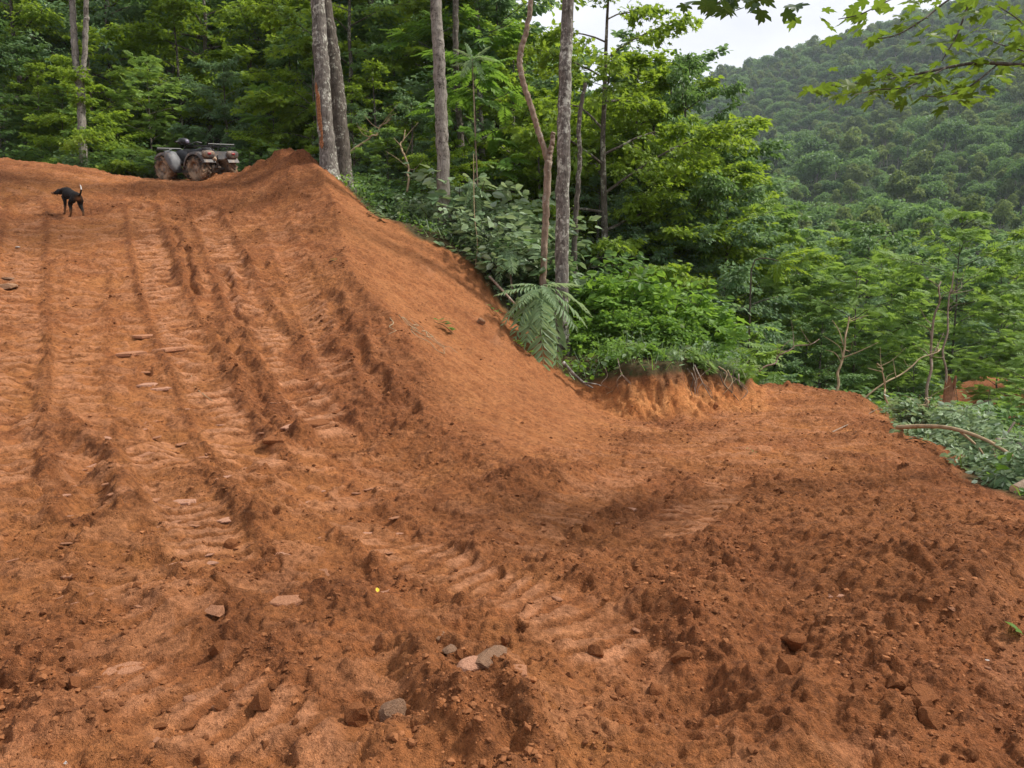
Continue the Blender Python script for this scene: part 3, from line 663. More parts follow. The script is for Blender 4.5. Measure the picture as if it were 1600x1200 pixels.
VAR = {}
def variant(key, name, H, trunk, crown):
    VAR[key] = (name, H, trunk, crown)
for k in range(4):
    rg = np.random.default_rng(100 + k)
    tu, sh = skeleton(rg, 10, .13, (.10, .22, .32, .16)[k], (24, 22, 20, 26)[k], 2.9, lambda u: .35 + .25 * u, round_p, subs=8, flat=.24)
    variant('maple%d' % k, 'maple_tree', 10, tube_mesh('maple_trunk', tu, B_DARK), spray_leaves(rg, sh, 74, .155, MAPLE3 if k < 2 else OVAL, L_MAPLE, 'maple_crown', .38, .5, .3))
for k in range(4):
    rg = np.random.default_rng(200 + k)
    tu, sh = skeleton(rg, 10, .14, (.04, .10, .20, .06)[k], 26, 2.7, lambda u: .45 + .3 * u, full_p, subs=8, flat=.34)
    variant('dark%d' % k, 'broadleaf_tree', 10, tube_mesh('broadleaf_trunk', tu, B_DARK), spray_leaves(rg, sh, 84, .155, OVAL if k < 2 else RHOMB, (L_DARK, L_BLUE, L_DARK, L_BLUE)[k], 'broadleaf_crown', .42, .7, .35))
for k in range(3):
    rg = np.random.default_rng(300 + k)
    tu, sh = skeleton(rg, 8, .055, (.30, .36, .22)[k], (20, 19, 22)[k], 2.6, lambda u: .5 + .3 * u, round_p, subs=7, flat=.4)
    variant('feath%d' % k, 'feathery_tree', 8, tube_mesh('feathery_trunk', tu, B_DARK), frond_leaves(rg, sh, 8.0, .46, F_FEATH, L_FEATH, 'feathery_crown', .55, .05))
for k in range(2):
    rg = np.random.default_rng(350 + k)
    tu, sh = skeleton(rg, 7, .06, .2, 14, 1.7, lambda u: .55 + .2 * u, umb_p, subs=5, flat=.3)
    variant('pinn%d' % k, 'sumac_tree', 7, tube_mesh('sumac_trunk', tu, B_DARK), frond_leaves(rg, sh, 4.6, .75, F_PINN, L_BRIGHT, 'sumac_crown'))
def shrub_var(key, name, H, nst, per, size, tm, mat, seed, wide=.6, jit=.6, fr=None):
    rg = np.random.default_rng(seed); tubes = []; sh = []
    for i in range(nst):
        a = rg.uniform(0, 6.28); rr_ = rg.uniform(.1, .9) * wide * H; h = H * rg.uniform(.5, 1.0) * (1 - .35 * rr_ / (wide * H)); p0 = np.array([math.cos(a) * rr_ * .3, math.sin(a) * rr_ * .3, -.12])
        e = np.array([math.cos(a) * rr_, math.sin(a) * rr_, h]); m = (p0 + e) / 2 + [0, 0, .12 * H]; tubes.append((spline([p0, m, e], 5), np.linspace(.014, .004, 5) * H / 2, 4))
        for s in range(6):
            v = .25 + .75 * s / 6; p = (1 - v) ** 2 * p0 + 2 * v * (1 - v) * m + v * v * e; a2 = rg.uniform(0, 6.28); l = .30 * H * rg.uniform(.6, 1.2); q = p + np.array([math.cos(a2), math.sin(a2), rg.uniform(-.15, .55)]) * l
            sh.append((p, (p + q) / 2, q, l)); tubes.append((np.array([p, q]), np.array([.005, .002]) * H / 2, 3))
    cr = frond_leaves(rg, sh, per, size, fr, mat, name + '_foliage') if fr else spray_leaves(rg, sh, per, size, tm, mat, name + '_foliage', .5, jit, .3)
    VAR[key] = (name, H, tube_mesh(name + '_stems', tubes, B_TWIG), cr)
shrub_var('sh_dark0', 'shrub', 2, 16, 42, .12, OVAL, L_DARK, 401)
shrub_var('sh_dark1', 'shrub', 2, 14, 44, .11, OVAL, L_BLUE, 402)
shrub_var('sh_bright0', 'shrub', 1.5, 16, 46, .150, MAPLE3, L_BRIGHT, 403, .65)
shrub_var('sh_bright1', 'shrub', 1.5, 16, 48, .140, OVAL, L_BRIGHT, 404, .65)
shrub_var('sh_pale0', 'shrub', 2, 16, 38, .165, OVAL, L_PALE, 405, .7, .9)
shrub_var('sh_pale1', 'shrub', 1.6, 14, 46, .105, OVAL, L_PALE, 406, .8, .9)
shrub_var('sh_feath', 'shrub', 2, 12, 4.5, .5, OVAL, L_FEATH, 407, .6, .6, F_FEATH)
shrub_var('sh_pinn', 'shrub', 2, 9, 3.0, .75, OVAL, L_FROND, 408, .6, .6, F_PINN)

shrub_var('sh_felled', 'leafy_branch_shrub', .8, 12, 70, .125, OVAL, L_PALE, 411, 1.0, .8)
ROOTS = {}
def put(var, loc, h, rz, label, cat, group=None, sq=1.0, tilt=(0, 0)):
    """one plant of a kind: a copy of the first (trunk and crown share their mesh data)"""
    name, H, tm, cm = VAR[var]; s = h / H
    if var not in ROOTS:
        r = thing(name, label, cat, loc, rz, group)
        tk = 'stems' if 'shrub' in name else 'trunk'; ck = 'foliage' if 'shrub' in name else 'crown'
        part(tk, tm, r); part(ck, cm, r); ROOTS[var] = r
    else:
        r = dup(ROOTS[var], loc, rz, None, label)
        if group: r['group'] = group
        elif 'group' in r: del r['group']
        r['category'] = cat
    r.location = loc; r.scale = (s * sq, s * sq, s); r.rotation_euler = (tilt[0], tilt[1], rz)
    return r
SPOTS = {'LL': ((70, 'at the left end of the wood'), (190, 'behind the pale forked trunk'), (300, 'behind the quad bike'), (400, 'just right of the quad bike'), (9999, 'left of the paired trunks')),
 'LM': ((590, 'just right of the paired trunks'), (660, 'left of the smooth pale trunk'), (735, 'around the smooth pale trunk'), (9999, 'left of the crooked snag')),
 'LR': ((900, 'behind the dark straight trunk'), (985, 'above the left end of the bank shrubs'), (1060, 'above the middle of the bank shrubs'), (9999, 'at the valley edge of the wood')),
 'LV': ((1270, 'left of the thin slanting stem below the road'), (1390, 'around the thin slanting stem below the road'), (1500, 'around the two bare stems below the road'), (9999, 'at the right end of the trees below the road')),
 'LW': ((1230, 'at the left end of the valley bottom'), (1360, 'in the left middle of the valley bottom'), (1480, 'in the right middle of the valley bottom'), (9999, 'at the right end of the valley bottom'))}
def put_px(var, px, ytop, d, rz, label, cat, group=None, sq=1.0, tilt=(0, 0)):
    for k, v in SPOTS.items():
        if '{' + k + '}' in label:
            far_ = 31 if k in ('LL', 'LM') else 26.5 if k == 'LR' else 21.8 if k == 'LV' else 52
            label = label.replace('{' + k + '}', ('front row, ' if d < far_ else 'back row, ') + next(t for lim, t in v if px < lim))
    g = at(px, d); h = max(.4, P(px, ytop, d)[2] - g[2]); return put(var, g - [0, 0, .05], h, rz, label, cat, group, sq, tilt)
KINDS_ = {'maple': 'layered yellow green maple', 'dark0': 'dark green broadleaf tree', 'dark2': 'dark green broadleaf tree', 'dark1': 'bluish green broadleaf tree', 'dark3': 'bluish green broadleaf tree', 'feath': 'feathery light green tree', 'pinn': 'bright sumac tree with compound leaves',
 'sh_dark0': 'dark green shrub', 'sh_dark1': 'bluish green shrub', 'sh_bright0': 'bright shrub with lobed leaves', 'sh_bright1': 'bright shrub with oval leaves', 'sh_pale0': 'pale wilted shrub', 'sh_pale1': 'low greyish green shrub', 'sh_feath': 'feathery fern-like shrub', 'sh_felled': 'felled leafy branch', 'sh_pinn': 'shrub with long pinnate fronds'}
def kind_label(var, where): return (KINDS_.get(var) or KINDS_.get(var[:-1])) + (', ' if where.startswith('{') else ' ') + where
RG = np.random.default_rng(7)
def rz_(): return float(RG.uniform(0, 6.28))

# ------------------------------------------------------------------ the standing poles in front of the wood
def pole_tree(name, label, lines, d, mat, crown=None, crown_z=9.0, crown_s=1.0, cat='tree', group=None, ext=None):
    """trunk read off bearings at one distance; lines: list of [(px, py, width px), ...] from the foot up"""
    f = P(lines[0][0][0], lines[0][0][1], d); root = thing(name, label, cat, f, 0, group); g = Geo(); tops = []
    for k, ln in enumerate(lines):
        Q = np.array([P(a, b, d) for a, b, c in ln]) - f; rr_ = np.array([c for a, b, c in ln]) * d / FPX / 2
        if k == 0: 
            Q = np.vstack([Q[0] - (Q[1] - Q[0]) / np.linalg.norm(Q[1] - Q[0]) * .6, Q]); rr_ = np.append(rr_[0] * 1.12, rr_)
        if ext and ext[k]:
            u = (Q[-1] - Q[-2]) / np.linalg.norm(Q[-1] - Q[-2]); u = unit(u + np.array([0, 0, .3])); Q = np.vstack([Q, Q[-1] + u * ext[k] * .5, Q[-1] + u * ext[k] + [.2, .3, 0]]); rr_ = np.append(rr_, [rr_[-1] * .75, rr_[-1] * .3])
        n = max(24, len(Q) * 9); Qs = spline(Q, n); rs = np.interp(np.linspace(0, len(Q) - 1, n), np.arange(len(Q)), rr_)
        if k == 0: hgt_ = Qs[:, 2]; rs = rs * (1 + .55 * np.exp(-np.clip(hgt_ + .05, 0, 9) / .22))
        Qs[1:, :2] += np.random.default_rng(k + int(d * 10)).normal(0, .008, (n - 1, 2)); g.add(*tube(Qs, rs, 12, wob=.05, seed=k)); tops.append(Qs[-1])
    part('trunk', g.mesh('pole_trunk', [mat], True), root)
    if crown:
        for tp in tops[:1 if len(lines) == 1 else 2]:
            c = part('crown', VAR[crown][3], root); c.location = (tp[0], tp[1], tp[2] - crown_s * VAR[crown][1] * .96); c.scale = (crown_s,) * 3; c.rotation_euler = (0, 0, rz_())
    return root
tA = pole_tree('tall_tree', 'tall grey trunk with a torn orange bark wound, front one of a close pair', [[(516, 284, 27), (508, 190, 25), (502, 100, 24), (497, 0, 22)]], 17.4, B_GREY, 'maple2', crown_s=.5, ext=[9.5])
tB = pole_tree('tall_tree', 'tall dark lichen-flecked trunk leaning beside the trunk with orange wound', [[(539, 294, 25), (531, 190, 24), (521, 90, 22), (508, 0, 20)]], 17.9, B_DARK, 'maple1', crown_s=.45, ext=[9.5])
tC = pole_tree('tall_tree', 'smooth pale grey trunk rising from leafy bushes above the spoil slope', [[(695, 366, 21), (690, 200, 20), (686, 90, 19), (681, 0, 18)]], 16.6, B_PALE, 'maple2', crown_s=.45, ext=[9.5])
tD = pole_tree('tall_tree', 'straight dark brown trunk standing behind the drooping fern-like fronds', [[(876, 524, 21), (878, 400, 21), (880, 250, 21), (883, 120, 20), (887, 0, 19)]], 14.7, B_GREY, 'maple2', crown_s=.45, ext=[9.5])
tE = pole_tree('dead_tree', 'thin leafless crooked snag with a broken fork beside the dark straight trunk', [[(848, 470, 10), (850, 400, 10), (853, 330, 11), (857, 252, 12)], [(857, 256, 11), (848, 225, 9), (838, 195, 9), (829, 165, 9), (818, 130, 9), (812, 100, 9), (815, 75, 9), (823, 45, 8), (829, 0, 8), (826, -60, 6)], [(857, 254, 10), (861, 232, 8), (865, 207, 7)]], 15.2, B_SNAG)
tF = pole_tree('young_tree', 'thin brown sapling trunk just behind the dark straight trunk', [[(896, 420, 8), (900, 330, 8), (906, 250, 7), (905, 190, 7), (915, 130, 6)]], 16.6, B_DARK)
tG = pole_tree('forked_tree', 'slim pale forked trunk alone at the top left edge of the dirt', [[(130, 264, 13), (128, 200, 12), (126, 140, 12)], [(126, 145, 11), (120, 110, 10), (116, 60, 10), (112, 0, 9)], [(126, 145, 9), (131, 100, 8), (134, 40, 8), (135, 0, 7)]], 22.0, B_PALE, 'maple3', crown_s=.7, ext=[0, 8, 7])
tH = pole_tree('tall_tree', 'slender dark trunk in the shade behind the smooth pale trunk', [[(724, 260, 10), (716, 170, 10), (712, 90, 9), (712, 0, 9)]], 22, B_DARK, 'dark2', crown_s=.7, ext=[6])
tI = pole_tree('tall_tree', 'slender mottled trunk between the dark shaded trunk and the crooked snag', [[(753, 250, 9), (750, 160, 9), (748, 80, 8), (745, 0, 7)]], 24, B_GREY, 'dark0', crown_s=.7, ext=[6])
# torn bark on the front trunk of the pair
g = Geo(); rg = np.random.default_rng(5); f0 = np.array(tA.location)
def trunk_at(py): 
    c = P(np.interp(py, [0, 100, 190, 284], [497, 502, 508, 516]), py, 17.4) - f0; return c, np.interp(py, [0, 100, 190, 284], [22, 24, 25, 27]) * 17.4 / FPX / 2
for y0, y1, a0, wd in ((146, 206, -2.05, .34), (216, 234, -2.0, .22), (132, 150, -2.2, .2), (186, 222, -1.85, .15)):
    ys = np.linspace(y0, y1, 9); V = []
    for i, yy in enumerate(ys):
        c_, r_ = trunk_at(yy); hw = wd * math.sin(math.pi * (i + .4) / 9) ** .6 * (1 + rg.uniform(-.3, .3))
        for a in np.linspace(a0 - hw, a0 + hw, 6): V.append(c_ + (r_ * 1.02 + .006) * np.array([math.cos(a), math.sin(a), 0]))
    i = np.arange(8)[:, None] * 6; j = np.arange(5)[None]; g.add(V, np.stack([i + j, i + j + 1, i + j + 7, i + j + 6], -1).reshape(-1, 4))
WOUND = simple_mat('torn_bark', (.27, .115, .052), .9, .1, var=.6, scale=22)
o = part('bark_wound', g.mesh('bark_wound', [WOUND], True), tA); o['label'] = 'torn orange bark wound'
sm = o.modifiers.new('thickness', 'SOLIDIFY'); sm.thickness = .012

# ------------------------------------------------------------------ the wood: left, middle, valley
GL = 'trees of the dense wood behind the quad bike'; LL = '{LL}'
for px, yt, d, v in [(-140,-60,25,'dark0'),(-60,-40,24,'dark1'),(15,40,25.5,'dark0'),(60,-70,29,'maple3'),(95,120,25,'maple0'),(170,70,26,'maple1'),(205,-60,30,'dark1'),(255,110,25.5,'feath0'),(300,30,28,'maple0'),(345,-70,29,'maple1'),(372,120,25,'dark1'),(410,70,30,'dark3'),(445,-30,31,'maple3'),(440,150,25,'pinn0'),(480,60,29,'dark2'),(130,150,24.5,'feath1'),(30,160,24,'dark2')]:
    put_px(v, px, yt, d, rz_(), kind_label(v, LL), 'tree', GL, sq=1.12)
for k in range(26):
    put_px(('dark0','maple1','dark1','maple2','dark2','dark3')[k % 6], -260 + k * 31 + RG.uniform(-15, 15), RG.uniform(-170, 30), RG.uniform(33, 50), rz_(), kind_label(('dark0','maple1','dark1','maple2','dark2','dark3')[k % 6], LL), 'tree', GL, sq=1.15)
GM = 'trees of the wood behind the spoil slope'; LM = '{LM}'
for px, yt, d, v in [(560,-50,26,'maple1'),(592,120,22,'maple0'),(625,60,27,'dark2'),(650,170,21,'dark1'),(668,-90,29,'maple3'),(715,60,25,'pinn0'),(742,130,21.5,'pinn1'),(775,30,27,'dark1'),(800,110,24,'maple1'),(560,180,21.5,'dark3'),(612,210,20,'feath2'),(505,90,24,'maple3'),(690,210,20.5,'maple2')]:
    put_px(v, px, yt, d, rz_(), kind_label(v, LM), 'tree', GM, sq=1.12)
for k in range(14):
    px = 500 + k * 26 + RG.uniform(-10, 10); put_px(('dark0','maple2','dark3','maple1')[k % 4], px, RG.uniform(-120, 0) if px < 740 else RG.uniform(75, 130), RG.uniform(31, 46), rz_(), kind_label(('dark0','maple2','dark3','maple1')[k % 4], LM), 'tree', GM, sq=1.15)
GR = 'trees at the valley edge of the wood'; LR = '{LR}'
put_px('maple0', 945, -70, 19.5, 2.4, 'tall maple reaching a leafy branch out across the pale sky', 'tree', None, sq=.85)
put_px('dark2', 1062, 118, 22, 1.0, 'dark dense evergreen tree standing last before the open valley view', 'tree', None, sq=.72)
for px, yt, d, v in [(842,200,21.5,'maple1'),(880,150,23,'maple3'),(925,200,22,'maple2'),(985,120,22,'maple1'),(1010,140,22.5,'maple0'),(990,220,21.5,'maple3'),(1060,225,22,'maple2'),(1125,300,21,'dark1'),(1035,320,20.5,'dark1'),(1150,330,24,'feath1'),(930,290,20.5,'dark3'),(1110,215,25,'dark2'),(1045,122,25,'maple2'),(1000,118,26,'dark1'),(955,125,27,'maple1'),(1115,270,26,'maple1'),(1140,320,27,'feath0')]:
    put_px(v, px, yt, d, rz_(), kind_label(v, LR), 'tree', GR, sq=1.05)
for k in range(12):
    put_px(('dark0','maple2','dark3','maple1')[k % 4], 830 + k * 27, RG.uniform(135, 200) + max(0, k - 8) * 45, RG.uniform(28, 42), rz_(), kind_label(('dark0','maple2','dark3','maple1')[k % 4], LR), 'tree', GR, sq=1.1)
GV = 'feathery trees below the end of the lower road'; LV = '{LV}'
put_px('feath1', 1322, 418, 21.5, 2.0, 'feathery tree with a thin pale slanting stem at the end of the lower road', 'tree', None, sq=1.15)
put_px('feath0', 1482, 335, 23, 0.5, 'tallest feathery tree right of the lower road, threaded with bare stems', 'tree', None, sq=.95)
for px, yt, d, v in [(1255,450,22,'feath2'),(1400,470,24,'feath0'),(1560,455,23,'feath2'),(1222,470,26,'feath1'),(1600,520,20,'feath1'),(1430,530,21,'feath2'),(1175,480,23,'dark1'),(1285,500,20.5,'dark0'),(1350,520,23,'dark2'),(1215,520,20,'dark3'),(1650,440,24,'feath0'),(1620,580,16.5,'feath2'),(1395,550,25,'dark0')]:
    put_px(v, px, yt, d, rz_(), kind_label(v, LV), 'tree', GV, sq=1.2)
GW = 'rounded trees in the valley bottom'; LW = '{LW}'
put_px('maple1', 1180, 340, 36, 1.2, 'rounded olive yellow tree rising at the left end of the valley trees', 'tree', None, sq=.9)
for px, yt, d, v in [(1240,365,44,'dark1'),(1338,362,44,'dark0'),(1300,385,55,'maple1'),(1430,395,50,'dark1'),(1530,380,55,'dark3'),(1590,365,48,'maple2'),(1135,395,34,'dark1'),(1380,400,38,'feath0'),(1480,430,36,'dark1'),(1650,380,45,'dark0'),(1210,420,33,'feath2'),(1560,420,36,'feath0'),(1280,430,32,'dark3')]:
    put_px(v, px, yt, d, rz_(), kind_label(v, LW), 'tree', GW, sq=1.2)
for k in range(34):
    put_px(('dark0','dark1','maple1','dark3','maple2')[k % 5], RG.uniform(1080, 1720), RG.uniform(365, 425), RG.uniform(56, 105), rz_(), kind_label(('dark0','dark1','maple1','dark3','maple2')[k % 5], LW), 'tree', GW, sq=1.2)

# shrubs
GS_ = 'shrubs behind the top edge of the dirt'
for k in range(22):
    put_px(('sh_dark0','sh_dark1','sh_feath','sh_dark0')[k % 4], -120 + k * 29, 238 - 22 * abs(math.sin(k * 1.7)), RG.uniform(22.6, 24.2), rz_(), kind_label(('sh_dark0','sh_dark1','sh_feath','sh_dark0')[k % 4], 'just behind the top edge of the dirt slope'), 'shrub', GS_, sq=1.3)
GP = 'pale-leaved shrubs at the top of the spoil slope'
for px, yt, d, v in [(570,262,19,'sh_dark0'),(600,285,18.3,'sh_dark1'),(632,262,19,'sh_dark0'),(648,297,17.6,'sh_pale0'),(668,255,19.5,'sh_dark1'),(720,250,18.2,'sh_pale0'),(735,302,17,'sh_pale0'),(760,274,18.2,'sh_pale0'),(785,300,17.2,'sh_pale0'),(812,290,18.5,'sh_dark1'),(700,330,17.2,'sh_dark1'),(752,342,16.4,'sh_pale0'),(790,385,16.2,'sh_dark1'),(822,337,16.8,'sh_pale0'),(845,330,17.8,'sh_dark0')]:
    put_px(v, px, yt, d, rz_(), kind_label(v, 'along the upper edge of the spoil slope'), 'shrub', GP, sq=1.25)
GB = 'bright shrubs on top of the cut bank'
for px, yt, d, v in [(900,414,16.6,'sh_bright0'),(935,399,16.8,'sh_bright0'),(968,406,16.5,'sh_bright1'),(1002,414,16.4,'sh_bright0'),(1035,424,16.4,'sh_bright1'),(1068,434,16.3,'sh_bright0'),(1095,480,16.2,'sh_dark1'),(920,454,15.6,'sh_bright1'),(955,464,15.2,'sh_bright0'),(990,469,15,'sh_bright1'),(1025,474,15,'sh_bright0'),(1060,484,15,'sh_bright1'),(1092,520,15.2,'sh_pale1'),(1118,525,15.6,'sh_pale1'),(905,484,15,'sh_bright1'),(1140,545,16,'sh_pale0'),(1150,500,18,'sh_feath'),(890,400,18,'sh_dark1'),(960,395,18,'sh_bright1'),(1030,405,18,'sh_bright0'),(1100,430,18,'sh_dark1'),(985,370,19.5,'sh_pinn'),(1120,470,17.5,'sh_feath')]:
    put_px(v, px, yt, d, rz_(), kind_label(v, 'growing on top of the cut bank'), 'shrub', GB, sq=1.05)
GQ = 'small plants hanging over the lip of the cut bank'
for px, py, d, v, h in [(955,562,13.8,'sh_bright1',.4),(985,566,13.7,'sh_feath',.35),(1012,565,13.7,'sh_bright0',.35),(1046,568,13.8,'sh_pale1',.3),(1088,572,13.9,'sh_feath',.4),(1128,580,14.2,'sh_pale1',.35),(1158,590,14.4,'sh_feath',.4)]:
    q = P(px, py, d); put(v, (q[0], q[1], gz(q[0], q[1]) - .05), h, rz_(), kind_label(v, 'drooping over the lip of the cut bank'), 'shrub', GQ, 1.4, (.55, 0))
GT = 'felled leafy branches heaped at the outer road edge'
for px, py, d, v, h, tx, ty in [(1470,700,10.6,'sh_felled',.55,.3,.3),(1518,722,9.4,'sh_felled',.5,-.2,.5),(1560,765,8.0,'sh_felled',.42,.3,.4),(1600,790,7.4,'sh_felled',.4,-.3,.3),(1450,668,12,'sh_felled',.6,.3,-.2),(1500,662,12.5,'sh_felled',.7,.4,-.3),(1560,650,12.5,'sh_felled',.7,.1,.4)]:
    q = P(px, py, d); put(v, (q[0], q[1], gz(q[0], q[1]) + .05), h, rz_(), 'felled leafy branch with wilted pale leaves at the outer edge of the lower road', 'branch', GT, 1.2, (tx, ty))
GE = 'brush below the outer edge of the lower road'
for px, yt, d, v in [(1385,600,16,'sh_feath'),(1420,624,14.5,'sh_pale1'),(1450,632,13.5,'sh_dark1'),(1478,600,15,'sh_feath'),(1500,642,13,'sh_pale0'),(1530,627,14,'sh_dark0'),(1560,612,14.5,'sh_feath'),(1590,642,13,'sh_dark1'),(1620,640,12,'sh_feath'),(1200,560,19,'sh_feath'),(1235,574,19.5,'sh_dark0'),(1290,579,19,'sh_dark1'),(1340,579,18.5,'sh_dark0'),(1190,589,16.6,'sh_pale1'),(1440,584,17,'sh_dark0'),(1530,582,17,'sh_dark1'),(1600,592,16,'sh_dark0')]:
    put_px(v, px, yt, d, rz_(), kind_label(v, 'below the outer edge of the lower road'), 'shrub', GE, sq=1.2)
# ------------------------------------------------------------------ far trees on the mountainsides
def far_tree(seed, mat, clumps=1700, H=11.0, W=4.2):
    rg = np.random.default_rng(seed); nb = (12, 22, 9, 17, 26, 11)[seed % 6]; c = []
    for i in range(nb):
        a = rg.uniform(0, 6.28); r = W * .62 * math.sqrt(rg.uniform(0, 1)); c.append((math.cos(a) * r, math.sin(a) * r, H * (.46 + .34 * (1 - (r / W) ** 2) * rg.uniform(.4, 1.15)), W * rg.uniform(.30, .48)))
    c = np.array(c); i = rg.integers(0, nb, clumps); n = unit(rg.normal(0, 1, (clumps, 3)) + [0, 0, .55]); p = c[i, :3] + n * (c[i, 3] * rg.uniform(.80, 1.05, clumps))[:, None] * [1, 1, .85]
    d = unit(np.cross(n, rg.normal(0, 1, (clumps, 3))) + .4 * n); nn = unit(n + rg.normal(0, .45, (clumps, 3)))
    V, F, k = place(OVAL, p, d, nn, rg.uniform(.38, .9, clumps)); g = Geo(); g.add(V, F, np.repeat(np.clip(.45 + .25 * rg.normal(0, 1, nb)[i] * .6 + rg.normal(0, .15, clumps), 0, 1), k))
    n0 = sum(len(f) for f in g.F3 + g.F4); g.add(*tube(np.array([(0, 0, -1.5), (.1, 0, H * .3), (.2, .1, H * .62)]), [.22, .16, .06], 5, cap=False))
    for a in range(4):
        g.add(*tube(np.array([(.1, 0, H * .32), (math.cos(a * 1.6) * W * .45, math.sin(a * 1.6) * W * .45, H * .6)]), [.10, .03], 3, cap=False))
    Fs = [f for f in g.F3] + [f for f in g.F4]
    me = g.mesh('far_tree', [mat, B_PALE]); k3 = sum(len(f) for f in g.F3); mi = np.zeros(len(me.polygons), np.int32); mi[n0 if not k3 else 0:] = 1 if not k3 else 0
    me.polygons.foreach_set('material_index', mi); return me
FAR = [far_tree(900 + i, (L_FAR, L_FAR, L_FAR2, L_FAR, L_FAR, L_FAR2)[i], W=(4.2, 5.4, 3.0, 4.4, 5.8, 3.6)[i], H=(11, 10, 13.5, 12, 10.5, 14)[i]) for i in range(6)]
def bare_tree(seed, H=11):
    rg = np.random.default_rng(seed); tu, _ = skeleton(rg, H, .16, .3, 12, 2.6, lambda u: .9, round_p, subs=4, flat=.5); return tube_mesh('bare_tree', tu, B_PALE)
BARE = [bare_tree(950 + i) for i in range(2)]
rg = np.random.default_rng(31); far = []; DEEP = []
def seen_far(x, y, z):
    dv = np.array([x, y, z]) - CAM; dpt = dv[1] * _cp - dv[2] * _sp
    return 800 + FPX * dv[0] / dpt, 600 - FPX * (dv[1] * _sp + dv[2] * _cp) / dpt
cells = {}
for _ in range(130000):
    yy = 66 + 834 * math.sqrt(rg.uniform(0, 1)); xx = rg.uniform(-.85, 1.0) * (yy * .95 + 30)
    if yy > 460 and xx < yy * .05: continue
    r_ = 2.9 + 3.6 * rg.uniform(0, 1) ** 2; ci, cj = int(xx // 7.5), int(yy // 7.5)
    if any((xx - a) ** 2 + (yy - b) ** 2 < r_ * r_ for i in (-1, 0, 1) for j in (-1, 0, 1) for a, b in cells.get((ci + i, cj + j), ())): continue
    cells.setdefault((ci, cj), []).append((xx, yy)); far.append((xx, yy))
far = np.array(far); fz = hill_z(far[:, 0], far[:, 1])
dist = np.hypot(far[:, 0], far[:, 1])
# leave out what a nearer rise or the wood hides for good: line of sight passes under the ground on the way
vis = np.ones(len(far), bool)
for t in (.35, .5, .65, .8, .9):
    hx, hy = far[:, 0] * t, far[:, 1] * t; vis &= (CAM[2] + (fz + 12 - CAM[2]) * t) > hill_z(hx, hy) - 2
px = np.array([seen_far(a, b, c + 6)[0] for (a, b), c in zip(far, fz)]); vis &= (px > -330) & (px < 1900)
vis &= (dist > 78) | (far[:, 0] < 10)
far, fz, dist, px = far[vis], fz[vis], dist[vis], px[vis]
order = np.argsort(dist + 400 * ((px < -30) | (px > 1640)) + 150 * ((px < 1080)))
first, rest = order[:300], order[300:]
GF = 'trees on the mountainside'; LF = 'distant leafy tree in the unbroken canopy on the mountainside'
for k, i in enumerate(first):
    o = link('far_tree', FAR[int(rg.integers(0, 6))]); s = min(1.55, .60 * math.exp(rg.normal(0, .28)))
    o.location = (far[i, 0], far[i, 1], fz[i] - .3); o.rotation_euler = (0, 0, rg.uniform(0, 6.28)); o.scale = (s * rg.uniform(.85, 1.1), s * rg.uniform(.85, 1.1), s)
    tag(o, LF, 'tree', GF)
# pale leafless trees standing out on the slope
for k, (bx, by, dd) in enumerate([(1478,232,260),(1205,205,420),(1152,208,430),(1308,185,400),(1295,200,390),(1425,178,330),(1527,190,280),(1540,196,275),(1350,95,480),(1376,88,470)]):
    q = march(bx, by, hill_z, 60, 1200); o = link('bare_tree', BARE[k % 2]); o.location = (q[0], q[1], q[2] - .5); s = (1.25, .95)[k % 2]; o.scale = (s, s, s * 1.15); o.rotation_euler = (0, 0, k)
    tag(o, 'pale leafless tree standing bare among the green trees of the mountainside', 'tree', 'bare trees on the mountainside')
# the rest of the forest reads as one mass
srcs = D.collections.new('far_tree_kinds')
for i, me in enumerate(FAR): srcs.objects.link(D.objects.new('far_tree_kind', me))
n = len(rest); fz = fz + 2.0 * fbm(far[:, 0] * .035, far[:, 1] * .035, 77, 2); Vp = np.stack([far[rest, 0], far[rest, 1], fz[rest] - .3], -1)
pm = mesh('forest', Vp, np.array([[0, 1, 2]]))
s = np.minimum(1.55, .60 * np.exp(rg.normal(0, .30, n)))
for nm, dat in (('rot', np.stack([0 * s, 0 * s, rg.uniform(0, 6.28, n)], -1)), ('scl', np.stack([s * rg.uniform(.85, 1.1, n), s * rg.uniform(.85, 1.1, n), s], -1))):
    a = pm.attributes.new(nm, 'FLOAT_VECTOR', 'POINT'); a.data.foreach_set('vector', dat.astype(np.float32).ravel())
ng = D.node_groups.new('forest_trees', 'GeometryNodeTree')
ng.interface.new_socket('Geometry', in_out='INPUT', socket_type='NodeSocketGeometry'); ng.interface.new_socket('Geometry', in_out='OUTPUT', socket_type='NodeSocketGeometry')
gi = ng.nodes.new('NodeGroupInput'); go = ng.nodes.new('NodeGroupOutput'); iop = ng.nodes.new('GeometryNodeInstanceOnPoints'); ci = ng.nodes.new('GeometryNodeCollectionInfo'); m2p = ng.nodes.new('GeometryNodeMeshToPoints')
ci.inputs['Collection'].default_value = srcs; ci.inputs['Separate Children'].default_value = True; ci.inputs['Reset Children'].default_value = True
iop.inputs['Pick Instance'].default_value = True
def named(nm):
    a = ng.nodes.new('GeometryNodeInputNamedAttribute'); a.data_type = 'FLOAT_VECTOR'; a.inputs['Name'].default_value = nm; return a.outputs[0]
ng.links.new(gi.outputs[0], m2p.inputs['Mesh']); ng.links.new(m2p.outputs['Points'], iop.inputs['Points']); ng.links.new(ci.outputs[0], iop.inputs['Instance'])
ng.links.new(named('rot'), iop.inputs['Rotation']); ng.links.new(named('scl'), iop.inputs['Scale']); ng.links.new(iop.outputs[0], go.inputs[0])
fo = link('forest', pm); mod = fo.modifiers.new('trees', 'NODES'); mod.node_group = ng
